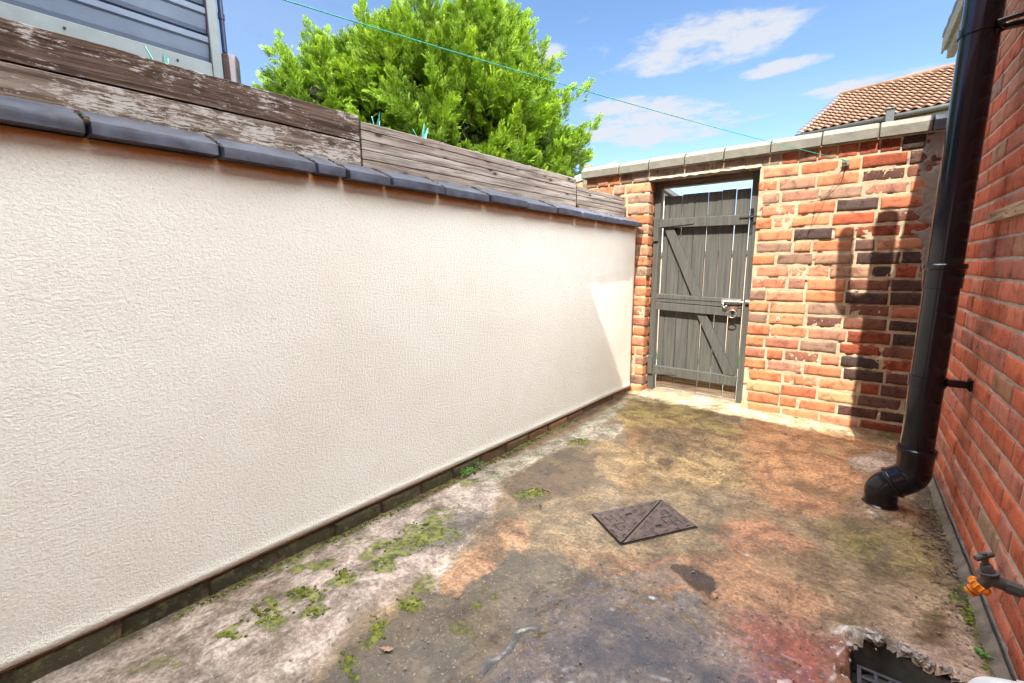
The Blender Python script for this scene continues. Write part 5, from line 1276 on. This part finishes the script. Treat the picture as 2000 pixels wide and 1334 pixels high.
# ------------------------------------------------------------------ buildings beyond
def build_far_house():
    ze, zr = 5.6, 7.2
    a = onz(1557, 266, ze); b = onz(1857, 205, ze); c = onz(1640, 191, zr); d = onz(1864, 135, zr)
    e = (b-a)/np.linalg.norm(b-a); b2 = a+e*9.0; d2 = c+(d-c)/np.linalg.norm(d-c)*8.6
    t = thing('tiled_house', 'house beyond the end wall with a salmon pantile roof and grey gutter', 'house', tuple(np.array([a[0], a[1], -.42])))
    o_ = np.array([a[0], a[1], -.42])
    nu, nv = 420, 90; S, T = np.meshgrid(np.linspace(0, 1, nu), np.linspace(0, 1, nv), indexing='ij')
    P = (a[None, None]*(1-S[..., None])*(1-T[..., None])+b2*(S*(1-T))[..., None]+c*((1-S)*T)[..., None]+d2*(S*T)[..., None])
    nr = np.cross(b2-a, c-a); nr /= np.linalg.norm(nr); nr = nr if nr[2] > 0 else -nr
    rows = 15; cols_ = 36; row = np.floor(T*rows-1e-6)
    Vs = []; Fs = []; off = 0
    for r in range(rows):
        ss = np.linspace(0, 1, nu); tt = np.array([r-.02, r-.02, r+.3, r+.7, r+1.12])/rows
        SS, TT = np.meshgrid(ss, tt, indexing='ij'); Q = (a*((1-SS)*(1-TT))[..., None]+b2*(SS*(1-TT))[..., None]+c*((1-SS)*TT)[..., None]+d2*(SS*TT)[..., None])
        roll = .065*(np.sin(2*np.pi*SS*cols_+(np.pi if 0 else 0))*.5+.5)**1.1
        lift = np.array([.075, .105, .09, .065, .02])[None, :]; Q = Q+nr*(roll+lift)[..., None]; idx = np.arange(nu*5).reshape(nu, 5)+off
        Fs.append(np.stack([idx[:-1, :-1], idx[1:, :-1], idx[1:, 1:], idx[:-1, 1:]], -1).reshape(-1, 4)); Vs.append(Q.reshape(-1, 3)); off += nu*5
    P = np.concatenate(Vs); F = np.concatenate(Fs)
    M = Mat('salmon_pantiles'); n = M.noise(1.5, 5, .6); n2 = M.noise(9, 4, .6); cc = M.mix(M.mr(n, .3, .7), (.17, .092, .058), (.235, .135, .088)); cc = M.mix(M.mr(n2, .55, .75, 0, .4), cc, (.25, .16, .10)); M.set(cc, .9)
    mesh_obj('roof', P.reshape(-1, 3)-o_, F, M.m, t, False)
    mb = MB(); mb.tube([tuple(c-o_+np.array([0, 0, .08])), tuple(d2-o_+np.array([0, 0, .08]))], .10, 10); mb.build('ridge_tiles', M.m, t, smooth=True)
    mb = MB(); q4 = [a+nr*-.01, b2+nr*-.01, d2+nr*-.01, c+nr*-.01]; q8 = q4+[q-nr*.12 for q in q4]; mb.add([q-o_ for q in q8], [(0, 1, 2, 3), (7, 6, 5, 4), (0, 4, 5, 1), (1, 5, 6, 2), (2, 6, 7, 3), (3, 7, 4, 0)]); mb.build('roof_deck', m_simple('roof_deck_brown', (.05, .03, .02), .95, 0, .2, 5, .2, .01), t)
    # walls below the eaves
    inw = np.cross(np.array([0, 0, 1.]), e); inw = inw if inw[1] > 0 else -inw
    def bx(p, u0, u1, v0, v1, z0, z1, name, mat, par=t):
        q = [p+e*u+inw*v for u, v in ((u0, v0), (u1, v0), (u1, v1), (u0, v1))]; V = [(x[0]-o_[0], x[1]-o_[1], z0-o_[2]) for x in q]+[(x[0]-o_[0], x[1]-o_[1], z1-o_[2]) for x in q]
        mb = MB(); mb.add(V, [(0, 1, 5, 4), (1, 2, 6, 5), (2, 3, 7, 6), (3, 0, 4, 7), (4, 5, 6, 7), (3, 2, 1, 0)]); return mb.build(name, mat, par)
    aa = np.array([a[0], a[1], 0]); bx(aa, .3, 8.8, .30, 4.4, -.42, ze-.05, 'wall', m_simple('pink_brick_far', (.42, .15, .10), .9, 0, .2, 5, .3, .01))
    bx(aa, .05, 9, .08, .28, ze-.20, ze+.10, 'fascia', MT['fascia'])
    mb = MB(); mb.tube([tuple(a+e*-.05-inw*.02+np.array([0, 0, -.01])-o_), tuple(b2-inw*.02+np.array([0, 0, -.01])-o_)], .075, 12); mb.build('gutter', MT['greypvc'], t, smooth=True)
    # flue sticking up past the eaves
    v = onpl(1738, 226, a-inw*.25, inw); v = v-o_
    mb = MB(); mb.box(v[0]-.10, v[0]+.10, v[1]-.10, v[1]+.10, v[2]-1.2, v[2]+.16, .01); mb.box(v[0]-.13, v[0]+.13, v[1]-.13, v[1]+.13, v[2]+.165, v[2]+.20, .01); mb.build('flue', MT['greypvc'], t)
    for u in (2.0, 5.6):
        wdw = bx(aa, u, u+1.2, .27, .299, 3.2, 4.4, 'window', MT['white']); bx(aa, u+.08, u+1.12, .262, .2695, 3.28, 4.32, 'pane', MT['glass'], wdw)
build_far_house()
def build_beyond():
    def W(px, py, d):
        r = ray(px, py); return CAMP + r*(d/np.dot(r, fh))
    # rendered post just beyond the end wall, left
    p = W(1148, 345, 4.8); t = thing('masonry_post', 'rough pale masonry post behind the left end of the coping', 'post', (p[0], p[1], -.42), R(30))
    zt = W(1148, 323, 4.8)[2]+.42
    rng = np.random.default_rng(2); mb = MB()
    nz = 46; V = []; ring = [(-.045, -.045), (0, -.048), (.045, -.045), (.048, 0), (.045, .045), (0, .048), (-.045, .045), (-.048, 0)]
    for i in range(nz):
        z = zt*i/(nz-1); s = 1 if i < nz-1 else .9
        for (x, y) in ring:
            q = np.array([[x*9, y*9, z]]); j = .008*float(fbm(q, 12, 5, 3)[0]); V.append((x*s*(1+j*8), y*s*(1+j*8), z))
    F = [(i*8+k, i*8+(k+1) % 8, (i+1)*8+(k+1) % 8, (i+1)*8+k) for i in range(nz-1) for k in range(8)]+[tuple((nz-1)*8+k for k in range(8)), tuple(range(8))[::-1]]
    mb.add(V, F); mb.build('shaft', m_simple('pale_rough_masonry', (.21, .19, .13), .95, 0, .4, 30, 1, .01), t)
    c = W(1164, 330, 4.95); mb = MB(); mb.box(c[0]-p[0]-.03, c[0]-p[0]+.03, c[1]-p[1]-.04, c[1]-p[1]+.04, 0, c[2]+.42, .008); mb.build('timber_stub', MT['board_silver'], t)
    # low outbuilding with white roof edge seen to its left
    a = W(1060, 366, 5.0); b = W(1148, 334, 5.0); t = thing('outbuilding', 'low pale outbuilding with a white roof edge between the conifer and the masonry post', 'building', (a[0], a[1], -.42))
    e = (b-a); L_ = np.linalg.norm(e[:2]); ang = math.atan2(e[1], e[0]); slope = e[2]
    def quad(u0, u1, v0, v1, z0, z1, name, mat, sl=0.):
        V = []
        for z in (z0, z1):
            for u, v in ((u0, v0), (u1, v0), (u1, v1), (u0, v1)): V.append((u*math.cos(ang)-v*math.sin(ang), u*math.sin(ang)+v*math.cos(ang), z+(sl*u if z == z1 or z0 > .5 else 0)))
        mb = MB(); mb.add(V, [(0, 1, 5, 4), (1, 2, 6, 5), (2, 3, 7, 6), (3, 0, 4, 7), (4, 5, 6, 7), (3, 2, 1, 0)]); return mb.build(name, mat, t)
    zz = a[2]+.42; sl = slope/L_
    quad(-1.4, L_+.2, .05, 1.8, 0, zz-.10, 'wall', m_simple('peach_render', (.32, .23, .15), .9, 0, .15, 10, .3, .004), sl)
    quad(-1.5, L_+.3, -.02, 1.9, zz-.075, zz-.005, 'roof', m_simple('dusty_white_felt', (.34, .33, .31), .8, 0, .1, 6, .2, .002), sl)
    quad(-1.5, L_+.3, -.01, .045, zz-.16, zz-.08, 'fascia', MT['batten'], sl)
    # neighbour's white gable seen over the gate
    a = W(1284, 360, 8.5); t = thing('white_building', 'white rendered building with dark verge, glimpsed over the top of the gate', 'building', (a[0], a[1], -.42))
    r = W(1327, 384, 8.5)-a; l = W(1190, 300, 8.5)-a; zt = a[2]+.42
    ang = math.atan2(r0[1], r0[0])
    poly = [(-3.2, 0), (1.4, 0), (1.4, zt-.95), (.0, zt+.06), (-1.6, zt+.98), (-3.2, zt-.1)]
    poly = [(-1.2, 0), (1.1, 0), (1.1, zt-.78), (-.40, zt+.20), (-1.2, zt-.4)]
    V = [(x*math.cos(ang)-y*math.sin(ang), x*math.sin(ang)+y*math.cos(ang), z) for y in (0, 3) for x, z in poly]; n = len(poly)
    mb = MB(); mb.add(V, [tuple(range(n)), tuple(range(n, 2*n))[::-1]]+[(i, (i+1) % n, n+(i+1) % n, n+i) for i in range(n)]); mb.build('gable_wall', MT['white'], t)
    V = []
    for (x, z) in ((1.28, zt-.875), (-.40, zt+.205), (-.40, zt+.28), (1.28, zt-.80)):
        V.append((x, z))
    Vv = [(x*math.cos(ang)-y*math.sin(ang), x*math.sin(ang)+y*math.cos(ang), z) for y in (-.12, 3.1) for x, z in V]
    mb = MB(); mb.add(Vv, [(0, 1, 2, 3), (7, 6, 5, 4)]+[(i, (i+1) % 4, 4+(i+1) % 4, 4+i) for i in range(4)]); mb.build('roof', MT['slate'], t)
    # pinkish boundary wall across the alley: what shows through the gaps in the gate
    t = thing('alley_wall', 'pale pink rendered wall across the alley, seen only through the gate gaps', 'wall', (-1.5, EY+2.1, -.42))
    mb = MB(); mb.box(-5.0, 5.2, 0, .22, 0, 1.75, .004); mb.build('wall_panel', m_simple('pale_pink_render', (.66, .52, .42), .9, 0, .1, 6, .3, .004), t)
    mb = MB(); mb.box(-5.05, 5.25, -.03, .25, 1.752, 1.81, .006); mb.build('coping', MT['coping'], t)
build_beyond()

# ------------------------------------------------------------------ washing line
def build_line():
    H = np.array(onpl(1648, 312, (0, EY-.03, 0), (0, 1, 0))); Q = np.array(onpl(660, 0, (0, .9, 0), (0, 1, 0)))
    d = Q-H; E_ = H+d*((-.97+.01-H[1])/d[1])
    t = thing('washing_line', 'thin green washing line stretched diagonally across the sky', 'line', tuple(H))
    pts = []; n = 60; Lq = 1.0
    for k in range(n+1):
        f = k/n; p = H+(E_-H)*f; s = -.05*4*f*(1-f)*1.0; pts.append(tuple(p+np.array([0, 0, s])-H))
    # keep the passing points: lift so that the line meets its measured course
    mb = MB(); mb.tube(pts, .0018, 8); mb.build('line', MT['twine'], t, smooth=True)
    # knot and dangling ends
    mb = MB(); mb.tube([(-.012, 0, .002), (.0, 0, 0), (.012, .004, -.006), (.018, .015, -.03)], [.003, .0045, .004, .002], 8); mb.build('knot', MT['twine'], t, smooth=True)
    # bracket on the wall
    hx, hz = we(1652, 320)
    b = thing('wall_hook', 'small rusty hook plate on the end wall holding the washing line, wires dangling', 'hook', (hx, EY, hz))
    mb = MB(); mb.box(-.020, .022, -.013, -.0085, -.020, .022, .001, .0006); mb.build('plate', m_simple('weathered_tin', (.22, .17, .13), .7, .5, .3, 60, .4, .001), b)
    mb = MB(); mb.tube([(.002, -.006, .0), (.002, -.030, -.002), (.001, -.034, -.012), (-.004, -.032, -.055)], .0028, 8); mb.tube([(-.022, -.018, -.016), (.024, -.018, -.014)], .0022, 6); mb.build('hook', MT['darkiron'], b, smooth=True)
    w1 = we(1585, 440); w2 = we(1590, 400)
    def loop(pts, r_): 
        mb.tube([(x-hx, y, z-hz) for x, y, z in pts], r_, 6)
    mb = MB(); k0 = (hx-.004, -.030, hz-.055)
    loop([k0, (hx-.03, -.022, hz-.12), (w2[0]+.01, -.014, w2[1]), (w1[0], -.012, w1[1]), (w1[0]-.02, -.012, w1[1]-.06)], .0012)
    loop([k0, (hx-.015, -.026, hz-.13), (w2[0]+.035, -.016, w2[1]-.01), (w2[0]+.005, -.014, w2[1]-.07)], .0012)
    mb.build('wire', MT['darkiron'], b, smooth=True)
build_line()

# ------------------------------------------------------------------ small stuff on the ground
def build_small():
    iv, jf = ico()
    rng = random.Random(55); mb = MB(); tw = MB()
    def peb(x, y, s, z=0.0):
        ra = rng.uniform(0, 3); sc = (s*rng.uniform(.7, 1.4), s*rng.uniform(.6, 1.2), s*rng.uniform(.35, .7)); vv = []; k = rng.random()*9
        for q in iv:
            j = 1+.3*math.sin(q[0]*6+k)+.2*math.cos(q[1]*8+k); a, b = q[0]*sc[0]*j, q[1]*sc[1]*j; vv.append((x+a*math.cos(ra)-b*math.sin(ra), y+a*math.sin(ra)+b*math.cos(ra), z+sc[2]*.6+q[2]*sc[2]*j))
        mb.add(vv, jf)
    # crumbs and grit in the gutter by the house, along the left footing and loosely on the floor
    for i in range(420):
        y = rng.uniform(1.75, 3.9); x = RX-.04-abs(rng.gauss(0, .05))*(1 if y < 3.3 else 1.3); peb(x, y, rng.uniform(.0015, .006), .002)
    for i in range(380):
        u = rng.uniform(.3, 4.0); p = LO+LX*u-LY*(.02+abs(rng.gauss(0, .03))); peb(p[0], p[1], rng.uniform(.0015, .006), -.030*max(0, min(1, (3.6-p[1])/2)))
    for i in range(420):
        x = rng.uniform(-1.5, .4); y = rng.uniform(.9, 3.9); peb(x, y, rng.uniform(.0012, .0042)*(1.2 if y < 2 else 1), .0025)
    for i in range(160):
        x, y = onz(rng.uniform(560, 1650), rng.uniform(1150, 1334))[:2]; peb(x, y, rng.uniform(.0015, .005), .003)
    o = mb.build('gravel', m_simple('grit', (.20, .16, .12), .9, 0, .6, 60, .5, .002), None); tag(o, 'scattered grit and crumbs lying on the yard floor', 'gravel', kind='stuff')
    rng = random.Random(91); mb = MB()
    spots = [(840, 1035, 40, 20, 70), (800, 1065, 50, 16, 60), (745, 1100, 18, 14, 30), (600, 1160, 30, 14, 50), (612, 1195, 24, 10, 30), (520, 1205, 40, 24, 60), (672, 1125, 24, 14, 40), (800, 1180, 24, 16, 40), (685, 1300, 18, 26, 50), (740, 1235, 12, 22, 40), (450, 1240, 24, 10, 30), (1045, 960, 30, 8, 40), (1895, 1180, 8, 50, 60), (1925, 1270, 8, 30, 50), (1130, 862, 20, 6, 20)]
    for (px, py, rx, ry, n_) in spots:
        for i in range(n_):
            x, y = onz(px+rng.gauss(0, .5)*rx, py+rng.gauss(0, .5)*ry)[:2]; s_ = rng.uniform(.0025, .0065); k = rng.random()*9; vv = [(x+q[0]*s_*1.4, y+q[1]*s_*1.3, .001+q[2]*s_*.55*(1+.3*math.sin(q[0]*5+k))) for q in iv]; mb.add(vv, jf)
    for i in range(520):
        u = rng.uniform(.4, 2.9)**1.0; p = LO+LX*u-LY*(.012+abs(rng.gauss(0, .022))); s_ = rng.uniform(.0025, .007); zz = -.033*max(0, min(1, (3.6-p[1])/2)); mb.add([(p[0]+q[0]*s_*1.5, p[1]+q[1]*s_*1.5, zz+q[2]*s_*.7) for q in iv], jf)
    M = Mat('moss_tufts'); n_ = M.noise(30, 4, .7); c_ = M.mix(M.mr(n_, .35, .65), (.04, .055, .012), (.20, .22, .035)); M.set(c_, .95, 0, .1); M.bump((M.noise(700, 2, .6), 1., .002))
    o = mb.build('moss', M.m, None, smooth=True); tag(o, 'tufts of green moss on the concrete and along the left wall joint', 'moss', kind='stuff')
    # leaf and bark litter swept against the foot of the house wall
    rng = random.Random(71); mb = MB()
    for i in range(260):
        t_ = rng.random(); px = 1790+t_*90+rng.gauss(0, 18); py = 985+t_*140+rng.gauss(0, 30); x, y = onz(px, py)[:2]
        if x > RX-.03: continue
        l = rng.uniform(.004, .018); w_ = l*rng.uniform(.12, .5); a = rng.uniform(0, 3.14); ca, sa = math.cos(a), math.sin(a); z = rng.uniform(.003, .008); V = [(-l, 0), (-l*.2, w_), (l, w_*.3), (l*.3, -w_)]
        V = [(x+p*ca-q*sa, y+p*sa+q*ca, z+rng.uniform(-.001, .003)) for p, q in V]; V2 = [(p[0], p[1], p[2]-.0012) for p in V]; mb.add(V+V2, [(0, 1, 2, 3), (7, 6, 5, 4), (0, 4, 5, 1), (1, 5, 6, 2), (2, 6, 7, 3), (3, 7, 4, 0)])
    o = mb.build('leaf_litter', m_simple('brown_litter', (.16, .10, .06), .85, 0, .8, 45, .3, .001), None); tag(o, 'dry brown litter against the foot of the house wall by the drain pipe', 'litter', kind='stuff')
    rng = random.Random(14)
    for (px, py, l, ra) in ((1795, 1060, .075, .4), (1815, 1045, .05, -.5), (1850, 1075, .05, .1), (1840, 1060, .04, 1.2), (1800, 1030, .035, .2), (1862, 1064, .05, -.2), (1140, 880, .03, .3), (1050, 988, .03, .9), (700, 1190, .03, .5), (820, 1260, .035, 1.2), (905, 1095, .03, .2), (1310, 1240, .025, .7)):
        x, y = onz(px, py)[:2]; tw = thing('twig', {0: 'longest grey twig lying by the foot of the house wall'}.get(0), 'twig', (x, y, .006), ra, 'twigs scattered on the yard floor') if False else None
    k = 0
    labs = ['forked grey twig on the dirt right of the drain pipe foot', 'thin twig lying close beside the house wall base', 'short twig on the concrete by the left wall, middle of the yard']
    for (px, py, l, ra), lab in zip(((1805, 1050, .085, .3), (1858, 1072, .055, -.1), (1052, 990, .035, .9)), labs):
        x, y = onz(px, py)[:2]; m_ = MB(); pts = [(-l/2, 0, 0), (-l*.15, .004, .004), (l*.2, -.003, .006), (l/2, .003, .003)]; m_.tube(pts, [.0018, .0024, .002, .0010], 7); m_.tube([(l*.1, -.002, .005), (l*.25, .012, .008), (l*.34, .020, .006)], [.0016, .0012, .0007], 6); m_.tube([(-l*.2, .003, .004), (-l*.32, -.010, .006)], [.0014, .0007], 6)
        o = m_.build('twig', MT['twig'], None, smooth=True); o.location = (x, y, .006); o.rotation_euler = (0, 0, ra); tag(o, lab, 'twig', 'twigs scattered on the yard floor')
    def leaf(px, py, s, ra, lab, mat, zoff=.004):
        x, y = onz(px, py)[:2]; n = 12; V = [(0, 0, .004)]; 
        outl = [(-1, 0), (-.7, .28), (-.35, .22), (-.1, .5), (.15, .3), (.45, .42), (.6, .15), (1, .05), (.6, -.2), (.4, -.45), (.05, -.28), (-.2, -.5), (-.45, -.2), (-.75, -.25)]
        for a, b in outl: V.append((a*s, b*s, .002+.006*abs(b)+.004*(a*a)))
        m_ = MB(); m_.add(V, [(0, i+1, (i+1) % len(outl)+1) for i in range(len(outl))]); m_.tube([(-1.0*s, 0, .006), (-1.5*s, .05*s, .004)], .0012, 6)
        o = m_.build('dead_leaf', mat, None, fix=False); sd = o.modifiers.new('s', 'SOLIDIFY'); sd.thickness = .0008; o.location = (x, y, zoff); o.rotation_euler = (0, 0, ra); tag(o, lab, 'leaf', 'dead leaves on the yard floor')
    leaf(757, 1272, .022, .5, 'pinkish brown dead leaf lying near the bottom edge beside green moss', MT['deadleaf'])
    leaf(1056, 990, .016, 2.2, 'curled dark brown leaf on the concrete left of the manhole cover', m_simple('dark_leaf', (.10, .06, .045), .8, 0, .4, 40, .4, .001))
    leaf(1220, 812, .015, 1.2, 'small brown leaf on the concrete near the gate threshold', m_simple('brown_leaf', (.16, .09, .05), .8, 0, .4, 40, .4, .001), .003)
    # weeds
    def weed(p, lab, n=14, r_=.03, h=.03, seed=0):
        rg = random.Random(seed); t = thing('weed', lab, 'weed', tuple(p), 0, 'weeds growing in the yard joints'); m_ = MB()
        for i in range(n):
            a = rg.uniform(0, 6.28); rr = rg.uniform(.1, 1)*r_; x, y = rr*math.cos(a), rr*math.sin(a); z = rg.uniform(.2, 1)*h; s = rg.uniform(.004, .010); b = a+rg.uniform(-.6, .6); d = Vector((math.cos(b), math.sin(b), rg.uniform(-.2, .5))).normalized(); sd_ = d.cross(Vector((0, 0, 1))).normalized()
            c = Vector((x, y, z)); m_.add([c-d*s, c+sd_*s*.55, c+d*s*1.2, c-sd_*s*.55], [(0, 1, 2, 3)]); 
        m_.build('leaves', MT['weed'], t, fix=False)
        st = MB()
        for i in range(5):
            a = rg.uniform(0, 6.28); st.tube([(0, 0, -.005), (r_*.4*math.cos(a), r_*.4*math.sin(a), h*.5), (r_*.8*math.cos(a), r_*.8*math.sin(a), h*.8)], [.0012, .001, .0006], 5)
        st.build('stems', MT['weed'], t)
    p = onz(912, 922, 0); weed((p[0], p[1], -.004), 'bright green weed at the foot of the cream wall', 46, .055, .025, 1)
    p = onz(935, 908, 0); weed((p[0], p[1], -.004), 'small weed sprig by the cream wall, just beyond the larger weed', 18, .03, .02, 5)
    p = onz(1918, 1277, 0.01); weed((p[0], p[1], .0), 'small bright weed at the foot of the house wall below the tap', 16, .020, .022, 2)
    p = onz(1735, 852, 0); weed((p[0], p[1]-.01, .0), 'tiny weeds at the foot of the brick end wall left of the pipe', 22, .05, .02, 3)
    p = onz(1558, 803, 0.); weed((p[0], EY-.03, .0), 'tiny weed at the foot of the end wall right of the gate', 12, .03, .015, 4)
build_small()
SC.render.engine = 'CYCLES'
